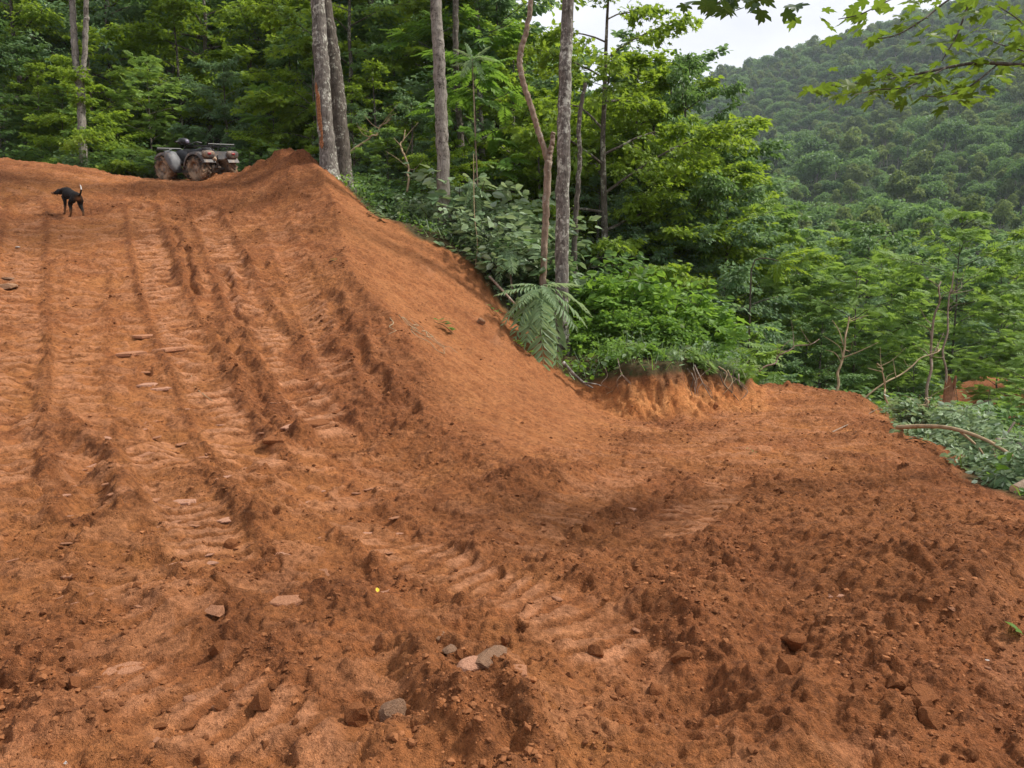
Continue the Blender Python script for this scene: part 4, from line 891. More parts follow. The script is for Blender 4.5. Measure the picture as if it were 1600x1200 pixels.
tag(fo, 'unbroken forest canopy covering the mountainsides', kind='stuff')
print('far trees', len(far))
# ------------------------------------------------------------------ lumps of soil, slabs, stones
def soil_variant(name, dark, light, sc=14):
    m, nt, b = new_mat(name, .95, .12); v = objco(nt); n1 = noise(nt, sc, 5, .65, v); n2 = noise(nt, 90, 3, .7, worldpos(nt))
    rd = N(nt, 'ShaderNodeObjectInfo').outputs['Random']
    c = ramp(nt, n1, [(.3, dark), (.7, light)]); c = mixc(nt, .6, c, ramp(nt, n2, [(.3, (.6, .58, .56)), (.7, (1.3, 1.27, 1.24))]), 'MULTIPLY')
    c = mixc(nt, math_(nt, 'MULTIPLY', rd, .3), c, tuple(x * .7 for x in light))
    nt.links.new(c, b.inputs['Base Color']); bump(nt, b, math_(nt, 'ADD', n1, math_(nt, 'MULTIPLY', n2, .4)), .9, .012); return m
M_CLOD = soil_variant('soil_clod', (.150, .054, .020), (.290, .112, .043))
M_SLAB = soil_variant('packed_clay', (.31, .138, .068), (.45, .220, .125))
M_GREY = soil_variant('grey_stone', (.230, .120, .062), (.340, .205, .125), 9)
M_BLUE = soil_variant('bluish_rock', (.185, .095, .052), (.270, .170, .110), 12)
M_PINK = soil_variant('pink_rock', (.34, .162, .096), (.50, .275, .180), 10)
M_WHITE = soil_variant('white_quartz', (.50, .46, .42), (.75, .72, .68), 9)
def ico(sub):
    import bmesh
    bm = bmesh.new(); bmesh.ops.create_icosphere(bm, subdivisions=sub, radius=1.0)
    V = np.array([v.co[:] for v in bm.verts]); F = np.array([[v.index for v in f.verts] for f in bm.faces]); bm.free(); return V, F
ICO1, ICO2, ICO3 = ico(1), ico(2), ico(3)
def lump(seed, base_=ICO2, flat=1.0, cuts=11, rough=.13):
    """a broken lump: sphere cut by random planes, then roughened"""
    rg = np.random.default_rng(seed); V = base_[0].copy()
    for _ in range(cuts):
        n = unit(rg.normal(0, 1, 3)); h = rg.uniform(.42, .8); d = V @ n; V = V - np.maximum(d - h, 0)[:, None] * n * .92
    V *= 1 + rough * rg.uniform(-1, 1, (len(V), 1)); V *= np.array([rg.uniform(.8, 1.2), rg.uniform(.7, 1.0), flat * rg.uniform(.75, 1.0)])
    return V, base_[1]
def slab(seed, th=.13):
    rg = np.random.default_rng(seed); n = 11; a = np.linspace(0, 6.28, n, endpoint=False) + rg.uniform(-.24, .24, n); r = rg.uniform(.62, 1.12, n) ; p = np.stack([np.cos(a) * r, np.sin(a) * r * .62], -1)
    rings = [(.88, -th), (1.0, -th * .55), (.98, th * .5), (.90, th * .85)]; V = []
    for s, z in rings: V.append(np.column_stack([p * s * rg.uniform(.96, 1.03, (n, 1)), z + rg.uniform(-.12, .12, n) * th + p[:, 0] * .05]))
    V.append([[0, 0, th]]); V.append([[0, 0, -th]]); V = np.concatenate([np.asarray(x) for x in V]); j = np.arange(n); j2 = (j + 1) % n
    Q = np.concatenate([np.stack([k * n + j, k * n + j2, (k + 1) * n + j2, (k + 1) * n + j], -1) for k in range(3)])
    T = np.concatenate([np.stack([np.full(n, 4 * n), 3 * n + j, 3 * n + j2], -1), np.stack([np.full(n, 4 * n + 1), j2, j], -1)])
    return V, [Q, T]
LUMPS = {}
def lump_mesh(kind, k, mat, name):
    key = (kind, k, mat.name)
    if key not in LUMPS:
        if kind == 'slab': V, F = slab(k)
        elif kind == 'flat': V, F = lump(k, ICO2, .45)
        elif kind == 'big': V, F = lump(k, ICO3, .85, 14, .045)
        else: V, F = lump(k)
        LUMPS[key] = mesh(name, V, F, [mat], smooth=False)
    return LUMPS[key]
def stone(name, label, cat, px, py, wpx, kind, mat, seed, rz=0.0, tilt=(0, 0), sink=.3, group=None, hs=1.0, asp=1.0):
    q = hit(px, py); d = np.linalg.norm(q - CAM); s = wpx * d / FPX / 2
    o = link(name, lump_mesh(kind, seed, mat, name)); hz = {'slab': .13, 'flat': .45, 'lump': .8, 'big': .8}[kind] * s * hs
    o.location = (q[0], q[1], q[2] + hz * (1 - 2 * sink)); o.scale = (s, s * asp, s * hs); o.rotation_euler = (tilt[0], tilt[1], rz); return tag(o, label, cat, group)
SL = lambda *a, **k: stone('clay_slab', *a, **k)
SL('thick pink brown clay slab with a dark gap under its front edge', 'clay slab', 445, 946, 60, 'slab', M_SLAB, 1, .05, (.10, .06), .05, hs=1.3)
SL('thin pale clay slab lying left of the thick slab with a dark gap', 'clay slab', 393, 927, 56, 'slab', M_SLAB, 2, -.1, (.05, -.06), .25)
SL('rough clay slab lying just behind the thick slab with a dark gap', 'clay slab', 464, 920, 44, 'slab', M_PINK, 3, .3, (.16, .0), .2)
SL('dark shadowed slab lifted at the lower end of the long wheel rut', 'clay slab', 494, 668, 56, 'slab', M_CLOD, 4, -.22, (.14, .02), .05, hs=1.4)
SL('broken slab below the lifted slab at the end of the rut', 'clay slab', 430, 690, 44, 'slab', M_CLOD, 5, .25, (.12, .1), .2, hs=1.2)
SL('pale slab beside the two parallel slabs near the top tracks', 'clay slab', 204, 555, 46, 'slab', M_SLAB, 6, .02, (.06, 0), .2)
SL('reddish slab above the pale slab near the top tracks', 'clay slab', 228, 527, 38, 'slab', M_SLAB, 7, .05, (.05, .03), .25)
SL('upper of two parallel slanted slabs on the compacted slope', 'clay slab', 232, 603, 36, 'slab', M_PINK, 8, .42, (.05, 0), .25)
SL('lower of two parallel slanted slabs on the compacted slope', 'clay slab', 252, 609, 34, 'slab', M_PINK, 9, .40, (.05, 0), .2)
SL('long slanted slab leaning above the two parallel slanted slabs', 'clay slab', 262, 548, 48, 'slab', M_SLAB, 10, .55, (.03, 0), .3, asp=.7)
SL('square pale slab pressed flat in the left wheel track', 'clay slab', 286, 786, 42, 'slab', M_PINK, 11, .1, (.02, 0), .35)
SL('small pale slab left of the mound on the left side', 'clay slab', 162, 686, 24, 'slab', M_PINK, 12, .1, (.1, 0), .2)
SL('pale slab edge standing up behind the thick slab', 'clay slab', 503, 897, 34, 'slab', M_SLAB, 13, -.6, (.35, .1), .3)
SL('flat reddish slab in the lower left corner ground', 'clay slab', 190, 1050, 60, 'slab', M_SLAB, 14, .4, (.08, 0), .3)
SL('long low slab above the lower left reddish slab', 'clay slab', 148, 1018, 66, 'slab', M_SLAB, 15, .35, (.05, 0), .35, asp=.6)
SL('cracked slab at the bottom left edge of the trampled track', 'clay slab', 293, 1135, 34, 'slab', M_CLOD, 16, .5, (.1, 0), .2)
SL('pale stacked slab in the distant right track, farthest back', 'clay slab', 1128, 772, 24, 'slab', M_PINK, 17, .0, (.03, 0), .2)
SL('pale slab in the distant right track, in front of the farthest', 'clay slab', 1098, 785, 34, 'slab', M_PINK, 18, .05, (.03, 0), .2, asp=.6)
SL('pale slab edge beside the dark mound on the lower road', 'clay slab', 1018, 862, 40, 'slab', M_SLAB, 19, .02, (.05, 0), .2, asp=.6)
SL('pale pressed slab in the hollow at the bottom centre right', 'clay slab', 1030, 1140, 46, 'slab', M_PINK, 20, .2, (.04, 0), .3)
SL('pale flat slab among dark soil at the right foreground', 'clay slab', 1310, 932, 40, 'slab', M_PINK, 21, .05, (.04, 0), .3, asp=.6)
SL('flat slab in the middle foreground beside the small dark hole', 'clay slab', 985, 797, 24, 'slab', M_PINK, 22, -.4, (.1, 0), .2)
stone('boulder', 'rounded tan boulder resting on the smooth spoil slope', 'boulder', 750, 507, 17, 'lump', M_GREY, 31, .3, sink=.15)
stone('stone', 'rounded brown stone on top of the clod heap in the middle foreground', 'stone', 690, 998, 31, 'big', M_GREY, 32, .1, sink=.38, hs=.75)
stone('rock', 'bluish grey crumbling rock at the middle foreground heap', 'rock', 765, 1028, 62, 'big', M_BLUE, 33, .2, sink=.45, hs=.6)
stone('rock', 'pink angular rock leaning on the bluish grey crumbling rock', 'rock', 738, 1045, 44, 'big', M_PINK, 34, .5, (.2, .1), .36, hs=.7)
stone('rock', 'low dark grey rock between the rounded brown stone and the bluish rock', 'rock', 700, 1016, 34, 'big', M_BLUE, 35, .1, sink=.48, hs=.6)
stone('rock', 'tall dark rock half buried in the bottom centre clods', 'rock', 612, 1120, 50, 'big', M_BLUE, 36, .3, (.1, .3), .48, hs=1.5)
stone('stone', 'pale flat stone at the left edge of the slope', 'stone', 10, 452, 28, 'flat', M_GREY, 37, .1, sink=.3)
stone('stone', 'dark slate flake above the pale flat stone at the left edge', 'stone', 12, 436, 24, 'flat', M_BLUE, 38, -.2, sink=.3, hs=.5)
stone('rock', 'square faced clod standing by itself in the right foreground', 'rock', 1238, 1010, 40, 'big', M_CLOD, 39, .2, (.3, .2), .22)
stone('rock', 'left of two touching clods in the lower right corner', 'rock', 1404, 1079, 42, 'big', M_CLOD, 40, .4, sink=.22)
stone('rock', 'right of two touching clods in the lower right corner', 'rock', 1441, 1097, 40, 'big', M_CLOD, 41, 1.2, sink=.22)
stone('rock', 'long clod on the slope above the two touching clods', 'rock', 1428, 1012, 46, 'big', M_CLOD, 42, -.4, sink=.3, hs=.7)
for px, py, w, lb in [(82, 1048, 10, 'small white quartz chip at the lower left'), (102, 1196, 13, 'white chip at the bottom left edge of the ground'), (27, 388, 8, 'tiny white chip high on the left slope'), (1541, 1035, 11, 'white chip alone in the right foreground')]:
    stone('quartz_chip', lb, 'stone', px, py, w, 'flat', M_WHITE, 43 + w % 3, .4, sink=.15)
stone('root_ball', 'dark clod fallen at the foot of the cut bank', 'clod', 1118, 636, 16, 'lump', M_CLOD, 44, sink=.3)

# countable clods nobody could tell apart
rg = np.random.default_rng(77); ncl = 0; GC = 'loose clods on the red ground'
while ncl < 150:
    px, py = rg.uniform(-10, 1610), 640 + 560 * rg.uniform(0, 1) ** .8
    q = march(px, py, base, 1.5, 20)
    if q[1] > 12 or in_poly(q[:1], q[1:2], DIRT, .1)[0] < .9 or in_poly(q[:1], q[1:2], FACE, .3)[0] > .4: continue
    lo = float(fbm(q[:1] * .9, q[1:2] * .9, 51, 2)[0])
    if lo < rg.uniform(-.5, .3): continue
    s = min(.066, .020 + .015 * rg.pareto(2.0)) * (.75 + q[1] * .06); z = gz(q[0], q[1]); k = ncl % 8
    o = link('clod', lump_mesh('lump', 60 + k, M_CLOD, 'clod') if k < 6 else lump_mesh('flat', 60 + k, M_SLAB, 'clod'))
    o.location = (q[0], q[1], z + s * .25); o.scale = (s, s, s); o.rotation_euler = (rg.uniform(-.4, .4), rg.uniform(-.4, .4), rg.uniform(0, 6.28))
    tag(o, 'loose clod of red soil lying on the churned ground', 'clod', GC); ncl += 1
# thin flakes of packed clay
GFK = 'thin clay flakes broken from the wheel tracks'; nfk = 0; FKP = bhit([(150,560),(420,600),(560,700),(720,860),(560,960),(300,900),(90,1120),(0,1000),(60,760)])
while nfk < 130:
    px, py = rg.uniform(0, 1150), rg.uniform(520, 1180); q = march(px, py, base, 1.5, 20)
    if in_poly(q[:1], q[1:2], FKP, .3)[0] < rg.uniform(.15, .9) or in_poly(q[:1], q[1:2], FACE, .3)[0] > .4: continue
    s = rg.uniform(9, 21) * (.55 + .45 * rg.uniform()) * np.linalg.norm(q - CAM) / FPX; z = gz(q[0], q[1]); k = nfk % 6
    o = link('clay_flake', lump_mesh('slab', 120 + k, M_PINK if nfk % 3 == 0 else M_SLAB, 'clay_flake')); o.location = (q[0], q[1], z + s * .02); o.scale = (s, s * rg.uniform(.55, 1), s * rg.uniform(.4, .9)); o.rotation_euler = (rg.uniform(-.12, .2), rg.uniform(-.15, .15), rg.uniform(-.2, .8))
    tag(o, 'thin flake of packed clay broken from the wheel tracks', 'clay flake', GFK); nfk += 1
# the crumbs between them
n = 98000; Y = 1.6 + 15.5 * rg.uniform(0, 1, n) ** 1.8; Xs = rg.uniform(-.86, .86, n) * (Y + .6); keep = (in_poly(Xs, Y, DIRT, .15) > .8)
Xs, Y = Xs[keep], Y[keep]; zc, mc = ground(Xs, Y, True); den = .16 + .84 * mc['loose']; den *= sstep(-.4, .35, fbm(Xs * 1.3, Y * 1.3, 88, 3)) * (1 - .8 * mc['pad']) * (1 - .7 * mc['face'])
k_ = rg.uniform(0, 1, len(Xs)) < den; Xs, Y, zc = Xs[k_], Y[k_], zc[k_]; n = len(Xs)
sz = np.minimum(.024, .0055 + .0048 * rg.pareto(2.0, n)) * (.75 + .055 * Y); bases = [lump(80 + i, ICO1, (.85, .35, .8, .28, .9, .45, .7, .3, .85, .6)[i], 4, .18)[0] for i in range(10)]; bi = rg.integers(0, 10, n)
BV = np.array(bases)[bi]; an = rg.uniform(0, 6.28, n); ca, sa = np.cos(an)[:, None], np.sin(an)[:, None]
BV = np.stack([BV[..., 0] * ca - BV[..., 1] * sa, BV[..., 0] * sa + BV[..., 1] * ca, BV[..., 2]], -1) * sz[:, None, None] + np.stack([Xs, Y, zc + sz * .05], -1)[:, None, :]
RUB, nt, b = new_mat('soil_crumbs', .95, .12); c = mixc(nt, attr(nt, 'tint'), (.095, .034, .013), (.335, .138, .056))
c = mixc(nt, .5, c, ramp(nt, noise(nt, 110, 3, .7, worldpos(nt)), [(.3, (.6, .6, .6)), (.7, (1.3, 1.3, 1.3))]), 'MULTIPLY'); nt.links.new(c, b.inputs['Base Color'])
ru = link('rubble', mesh('rubble', BV.reshape(-1, 3), (ICO1[1][None] + np.arange(n)[:, None, None] * len(ICO1[0])).reshape(-1, 3), [RUB], attrs={'tint': np.repeat(np.clip(rg.normal(.42, .24, n), 0, 1), len(ICO1[0]))}))
tag(ru, 'crumbs of red soil scattered over the churned ground', kind='stuff'); print('crumbs', n)

# ------------------------------------------------------------------ undergrowth along the edges of the cut
rg = np.random.default_rng(12)
n = 60000; Y = rg.uniform(3, 24, n); Xs = rg.uniform(-.75, .80, n) * (Y + 2); zc, mc = ground(Xs, Y, True)
_dd, _, _ = seg_dist(Xs, Y, np.vstack([DIRT, DIRT[:1]]), 3.2); _bd, _, _ = seg_dist(Xs, Y, BANKL, 3.2)
w = (mc['forest'] > .5) * np.clip(1.15 - np.minimum(_dd, _bd) / 3.0, 0, 1) * np.maximum(sstep(-.5, .2, fbm(Xs * .8, Y * .8, 90, 2)), np.maximum(_bd < 2.2, (_dd < 1.3) & (Xs < 1.2) & (Xs > -5.5))); w = w * (mc['forest'] ** 2) * np.where((Xs > 3.5) & (Y < 13), .16, 1.0)
k_ = rg.uniform(0, 1, n) < w * .30; Xs, Y, zc = Xs[k_], Y[k_], zc[k_]; n = len(Xs); print('undergrowth plants', n)
m_ = 8; pp = np.repeat(np.stack([Xs, Y, zc], -1), m_, 0); hh = np.repeat(.05 + .5 * rg.uniform(0, 1, n) ** 2.2, m_); pos = pp + np.stack([rg.normal(0, .10, n * m_), rg.normal(0, .10, n * m_), hh * rg.uniform(.05, 1.0, n * m_)], -1)
az = rg.uniform(0, 6.28, n * m_); dv = np.stack([np.cos(az), np.sin(az), rg.uniform(-.6, .9, n * m_)], -1); kd = np.repeat(np.where(fbm(Xs * 1.1, Y * 1.1, 93, 2) + rg.normal(0, .35, n) > .25, 2, np.where(fbm(Xs * .7, Y * .7, 94, 2) + rg.normal(0, .3, n) > -.05, 0, 1)), m_)
Vs, F, k = place(OVAL, pos, dv, np.array([0, 0, 1.0]) + rg.normal(0, .6, (n * m_, 3)), rg.uniform(.035, .12, n * m_) * np.repeat(rg.uniform(.6, 1.5, n), m_))
# grass blades among them
nb_ = int(n * 1.6); gi_ = rg.integers(0, n, nb_); gp = np.stack([Xs, Y, zc], -1)[gi_] + np.stack([rg.normal(0, .15, nb_), rg.normal(0, .15, nb_), np.zeros(nb_)], -1); gd = np.stack([rg.normal(0, .45, nb_), rg.normal(0, .45, nb_), np.ones(nb_)], -1)
BLADE = (np.array([(-.02, 0, 0), (.02, 0, 0), (.015, .6, .06), (0, 1, -.15), (-.015, .6, .06)], float), [np.array([(0, 1, 2, 4)]), np.array([(4, 2, 3)])])
Vb, Fb, kb = place(BLADE, gp, gd, rg.normal(0, 1, (nb_, 3)), rg.uniform(.12, .42, nb_))
q4 = F[0]; o_ = len(Vs); me = mesh('undergrowth', np.vstack([Vs, Vb]), [np.concatenate([q4, Fb[0] + o_]), Fb[1] + o_], [L_BRIGHT, L_DARK, L_PALE], attrs={'tint': np.concatenate([np.repeat(np.clip(np.repeat(rg.uniform(.0, .9, n), m_) + rg.normal(0, .15, n * m_), 0, 1), k), np.repeat(rg.uniform(.2, 1, nb_), kb)])})
me.polygons.foreach_set('material_index', np.concatenate([np.repeat(kd, 2), np.repeat((0, 2), (nb_ // 2, nb_ - nb_ // 2)), np.zeros(nb_, int)]).astype(np.int32))
ug = link('undergrowth', me); tag(ug, 'low green weeds along the edge of the bare soil', kind='stuff')

# ------------------------------------------------------------------ big compound fronds and saplings
FRONDS = [frond_tmpl(12, .27, OVAL, dr, .40, seed=20 + i, twist=.25) for i, dr in enumerate((.18, .34, .5))]
FROND_ME = []
for V, F in FRONDS:
    g = Geo(); g.add(V, F, np.random.default_rng(1).uniform(.3, .8, len(V))); FROND_ME.append(g.mesh('frond', [L_FROND]))
FROND_B = []
for V, F in FRONDS:
    g = Geo(); g.add(V, F, np.random.default_rng(2).uniform(.3, .9, len(V))); FROND_B.append(g.mesh('frond', [L_MAPLE]))
def frond_plant(name, label, origin, tips, stem=None, rgs=0, cat='sapling', fm=None, sm_=None):
    rg = np.random.default_rng(rgs); o0 = P(*origin); root = thing(name, label, cat, o0)
    if stem is not None:
        Q = np.array([P(*s) for s in stem]) - o0; g = Geo(); g.add(*tube(spline(Q, 10), np.linspace(.024, .010, 10), 7)); part('stem', g.mesh('sapling_stem', [sm_ or B_SNAG], True), root)
    for i, t in enumerate(tips):
        e = P(*t) - o0; st = rg.normal(0, .03, 3); L = np.linalg.norm(e); dv = unit(e + [0, 0, .30 * L]); x = unit(np.cross(dv, [0, 0, 1.0]) + rg.normal(0, .12, 3)); nn = np.cross(x, dv); x = np.cross(dv, nn)
        f = part('frond', (fm or FROND_ME)[i % 3], root); M = Matrix([[x[0] * L, dv[0] * L, nn[0] * L, st[0]], [x[1] * L, dv[1] * L, nn[1] * L, st[1]], [x[2] * L, dv[2] * L, nn[2] * L, st[2]], [0, 0, 0, 1]]); f.matrix_local = M
    return root
frond_plant('sumac_sapling', 'large drooping fern-like fronds spilling over bare soil before the dark straight trunk', (846, 448, 14.0),
  [(780,470,13.7),(800,446,13.9),(800,512,13.5),(826,538,13.4),(858,566,13.3),(884,548,13.5),(895,515,13.8),(912,500,14.0),(918,478,14.2),(900,455,14.3),(815,470,13.4),(783,490,13.7),(846,520,13.3),(868,478,13.6)], [(846,545,14.2),(845,500,14.1),(846,446,14.0)], 1)
frond_plant('sumac_sapling', 'cluster of pale fronds left of the crooked snag above the soil slope', (795, 395, 15.2), [(752,420,15),(768,398,15.1),(775,432,14.9),(800,432,14.8),(822,425,15),(832,402,15.2),(780,380,15.4),(812,380,15.4),(790,418,14.7)], [(800,455,15.4),(797,420,15.3),(795,395,15.2)], 2)
frond_plant('sumac_sapling', 'fronds standing above the bright shrubs on the bank top', (1003, 440, 15.8), [(985,428,15.7),(1020,432,15.8),(1028,445,15.7),(990,450,15.5),(1010,418,15.9),(975,440,15.8)], [(1003,520,15.9),(1003,440,15.8)], 3)
frond_plant('sumac_sapling', 'yellow green fronds fanning from a bare arm before the valley trees', (1216, 408, 17.5), [(1278,398,17.3),(1264,424,17.2),(1240,438,17.3),(1212,440,17.4),(1258,384,17.6),(1228,384,17.7),(1246,410,17.0),(1200,425,17.5)], [(1168,600,17.6),(1172,480,17.6),(1176,412,17.6),(1198,404,17.5),(1216,408,17.5)], 4, fm=FROND_B, sm_=B_TWIG)
frond_plant('sumac_sapling', 'ferny sapling with drooping fronds right of the smooth pale trunk', (742, 285, 16.5), [(715,300,16.4),(725,320,16.3),(745,330,16.3),(765,315,16.4),(772,292,16.5),(755,270,16.7),(728,275,16.7)], [(748,400,16.7),(744,340,16.6),(742,285,16.5)], 5)
frond_plant('sumac_sapling', 'ferny sapling between the two slender shaded trunks', (738, 92, 19), [(705,100,19),(712,75,19),(735,62,19),(765,72,19),(775,96,19),(755,118,18.8),(725,122,18.8)], [(748,330,19),(742,200,19),(738,92,19)], 6)

# ------------------------------------------------------------------ maple boughs reaching in from the right
rg = np.random.default_rng(9); DM = 6.3
mf = at(1790, 7.5); mroot = thing('maple_tree', 'overhanging maple boughs with lobed yellow green leaves in the top right corner', 'tree', mf)
g = Geo(); trk = np.array([[0, 0, -.4], [.05, 0, 2], [.0, .05, 4.2], [-.1, .1, 7.5]]); g.add(*tube(spline(trk, 12), np.linspace(.16, .06, 12), 9)); part('trunk', g.mesh('maple_trunk', [B_DARK], True), mroot)
lm = []
for k in range(4):
    g = Geo(); V = MAPLE[0].copy(); V[:, 2] += (.10, -.12, .05, .16)[k] * np.abs(V[:, 0]); g.add(V, MAPLE[1], .3 + .15 * k); lm.append(g.mesh('maple_leaf', [L_BOUGH]))
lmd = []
for m_e in lm: q_ = m_e.copy(); q_.materials[0] = L_BOUGH_SHADE; lmd.append(q_)
boughs = [  # stem in bearings, leaf clusters follow the side twigs
 ([(1790,-120,7.0),(1500,-160,5.0),(1290,-120,4.2),(1220,-40,4.1),(1185,0,4.1)], .016, [(1205,2),(1190,8),(1175,16),(1160,10)]),
 ([(1290,-120,4.2),(1180,-60,4.0),(1140,-10,4.0),(1120,5,4.0)], .006, [(1145,6),(1128,10),(1115,6)]),
 ([(1790,60,7.4),(1680,95,6.6),(1600,101,6.3),(1532,98,6.2),(1482,105,6.2),(1414,118,6.1),(1347,110,6.1)], .022, [(1580,104),(1545,99),(1510,101),(1470,107),(1440,112),(1414,118),(1385,114),(1360,111)]),
 ([(1560,100,6.25),(1515,135,6.1),(1478,150,6.0),(1440,150,5.9)], .008, [(1530,125),(1505,140),(1480,150),(1455,152)]),
 ([(1480,105,6.2),(1420,135,6.0),(1375,140,5.9),(1335,148,5.9)], .007, [(1440,125),(1405,138),(1370,142),(1345,150)]),
 ([(1414,118,6.1),(1360,128,6.0),(1310,132,6.0),(1275,140,6.0)], .006, [(1370,127),(1335,131),(1300,134),(1275,140)]),
 ([(1790,-30,7.4),(1640,-60,6.5),(1530,-40,6.2),(1512,10,6.1),(1495,55,6.1),(1472,95,6.1)], .014, [(1520,-10),(1512,15),(1500,40),(1485,65)]),
 ([(1640,-60,6.5),(1560,-50,6.2),(1482,0,6.1),(1440,32,6.0),(1397,56,6.0),(1353,61,6.0)], .012, [(1500,-10),(1470,10),(1440,30),(1420,45),(1395,55)]),
 ([(1560,-50,6.2),(1460,-30,6.2),(1390,0,6.1),(1345,22,6.1),(1310,30,6.1)], .010, [(1420,-15),(1390,2),(1365,14),(1340,24),(1315,30)]),
 ([(1640,97,6.4),(1620,60,6.3),(1590,30,6.2),(1560,10,6.2)], .008, [(1615,55),(1600,40),(1580,22),(1560,12)]),
 ([(1640,97,6.4),(1600,80,6.2),(1565,70,6.1),(1540,60,6.1)], .008, [(1610,82),(1585,76),(1560,68),(1540,60)]),
]
nl = 0
for st, r0, cl in boughs:
    g = Geo(); Q = np.array([P(*s) for s in st]) - mf; g.add(*tube(spline(Q, 6 * len(Q)), np.linspace(r0, r0 * .22 + .0015, 6 * len(Q)), 6)); part('bough', g.mesh('maple_bough', [B_DARK], True), mroot)
    dn = np.mean([s[2] for s in st[-3:]]); nper = 6 if dn > 5 else 4
    for cx, cy in cl:
        for _ in range(nper):
            if nl >= 300: break
            w_ = 30 if dn > 5 else 22; q = P(cx + rg.normal(0, w_), cy + abs(rg.normal(0, 13)) - 8 if dn > 5 else cy + rg.uniform(-16, 8), dn + rg.normal(0, .35)) - mf
            a = rg.uniform(0, 6.28); dv = unit(np.array([math.cos(a), math.sin(a), rg.uniform(-.75, -.05)])); nn = unit(np.array([0, 0, 1.0]) + rg.normal(0, .38, 3)); x = unit(np.cross(dv, nn)); nn = np.cross(x, dv); s = rg.uniform(.085, .145) * (.8 if dn < 5 else 1)
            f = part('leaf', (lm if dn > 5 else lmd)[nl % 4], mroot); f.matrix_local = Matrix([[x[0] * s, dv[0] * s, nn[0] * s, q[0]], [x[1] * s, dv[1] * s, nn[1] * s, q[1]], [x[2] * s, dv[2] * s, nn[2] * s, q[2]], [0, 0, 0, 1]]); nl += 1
print('maple leaves', nl)

# ------------------------------------------------------------------ sticks, logs, dead stems, roots
def stick(name, label, cat, pts_, wpx, mat, side=(), group=None, drape=None, nseg=7):
    """a branch through bearings (px, py, distance or None = lying on the ground)"""
    Q = []
    for a, b, d in pts_: Q.append(hit(a, b) + [0, 0, .012] if d is None else P(a, b, d))
    Q = np.array(Q)
    if 'dead' in name: Q = spline(Q, 9); Q[1:-1] += np.random.default_rng(len(label)).normal(0, .035, (7, 3))
    r0 = wpx * .72 * np.linalg.norm(Q[0] - CAM) / FPX / 2; root = thing(name, label, cat, Q[0], 0, group); n = 5 * len(Q); g = Geo()
    g.add(*tube(spline(Q, n) - Q[0], np.linspace(r0, r0 * .45, n), nseg, wob=.08, seed=len(label))); part('stem', g.mesh('stick_stem', [mat], True), root)
    if 'dead' in name:
        rs = np.random.default_rng(len(label) + int(abs(Q[0][0]) * 100))
        for i in range(5):
            t = rs.uniform(.3, .95); k = int(t * (len(Q) - 1)); b_ = Q[k] + (Q[min(k + 1, len(Q) - 1)] - Q[k]) * (t * (len(Q) - 1) - k) - Q[0]; a_ = rs.uniform(0, 6.28); L_ = rs.uniform(.25, .7)
            e_ = b_ + np.array([math.cos(a_) * .8, math.sin(a_) * .5, rs.uniform(.1, .9)]) * L_; m_2 = (b_ + e_) / 2 + rs.normal(0, .05, 3); g = Geo(); g.add(*tube(spline([b_, m_2, e_], 8), np.linspace(r0 * .4, r0 * .1, 8), 5)); part('twig', g.mesh('stick_twig', [mat], True), root)
    for sd in side:
        S_ = np.array([P(*t) for t in sd]) - Q[0]; g = Geo(); g.add(*tube(spline(S_, 4 * len(S_)), np.linspace(r0 * .5, r0 * .15, 4 * len(S_)), 5)); part('twig', g.mesh('stick_twig', [mat], True), root)
    return root
stick('fallen_branch', 'long pale bent branch arching over the outer edge of the lower road', 'branch', [(1402,668,9.9),(1440,666,9.4),(1480,668,8.9),(1520,679,8.4),(1560,698,7.9),(1625,742,7.3)], 9, B_STRAW, [[(1500,674,8.65),(1530,700,8.4),(1545,728,8.2)]])
stick('fallen_branch', 'thin bare stick lying slanted on the lower road', 'branch', [(1284,684,None),(1330,662,None),(1372,640,None),(1402,630,13.2)], 3, B_SNAG)
stick('fallen_branch', 'thin crooked stick lying across the middle of the churned ground', 'branch', [(588,794,None),(622,787,None),(650,785,None),(664,789,None)], 4, B_STRAW)
stick('fallen_branch', 'lichen covered branch propped against the left end of the cut bank', 'branch', [(880,566,13.4),(897,585,13.3),(912,598,13.2),(926,606,13.1)], 8, B_GREY, [[(912,598,13.2),(930,600,13.0),(940,603,12.9)]])
stick('fallen_branch', 'thin straw coloured stem curling beside the upper track', 'branch', [(298,586,None),(304,605,None),(318,618,None),(332,628,None)], 2.5, B_STRAW)
stick('fallen_branch', 'short straw stem on the ground above the white chip', 'branch', [(1008,1078,None),(1003,1095,None),(1006,1112,None)], 3, B_STRAW)
stick('fallen_branch', 'slim straw stem standing by the yellow leaf in the foreground', 'branch', [(552,945,None),(560,930,None),(567,920,4.05)], 2.2, B_STRAW)
stick('fallen_branch', 'dark stick embedded at the edge of the spoil slope under the fronds', 'branch', [(765,432,14.9),(800,470,14.2),(825,497,13.8)], 6, B_SNAG)
stick('fallen_branch', 'pale stick jutting from leaves at the top of the spoil slope', 'branch', [(722,412,15.6),(745,405,15.5),(765,399,15.4)], 3, B_STRAW)
stick('dead_sapling', 'thin pale slanting stem with bare twigs at the end of the lower road', 'sapling', [(1303,622,17.4),(1312,575,17.5),(1318,540,17.6),(1327,495,17.8)], 6, B_STRAW, [[(1315,560,17.5),(1345,548,17.3),(1372,535,17.2)], [(1318,540,17.6),(1310,515,17.6),(1300,500,17.6)]])
stick('dead_sapling', 'bare stem leaning left over the end of the cut bank', 'sapling', [(1186,580,16.2),(1215,560,16.3),(1240,545,16.4),(1280,530,16.6)], 4, B_SNAG, [[(1215,560,16.3),(1225,540,16.3),(1240,528,16.4)]])
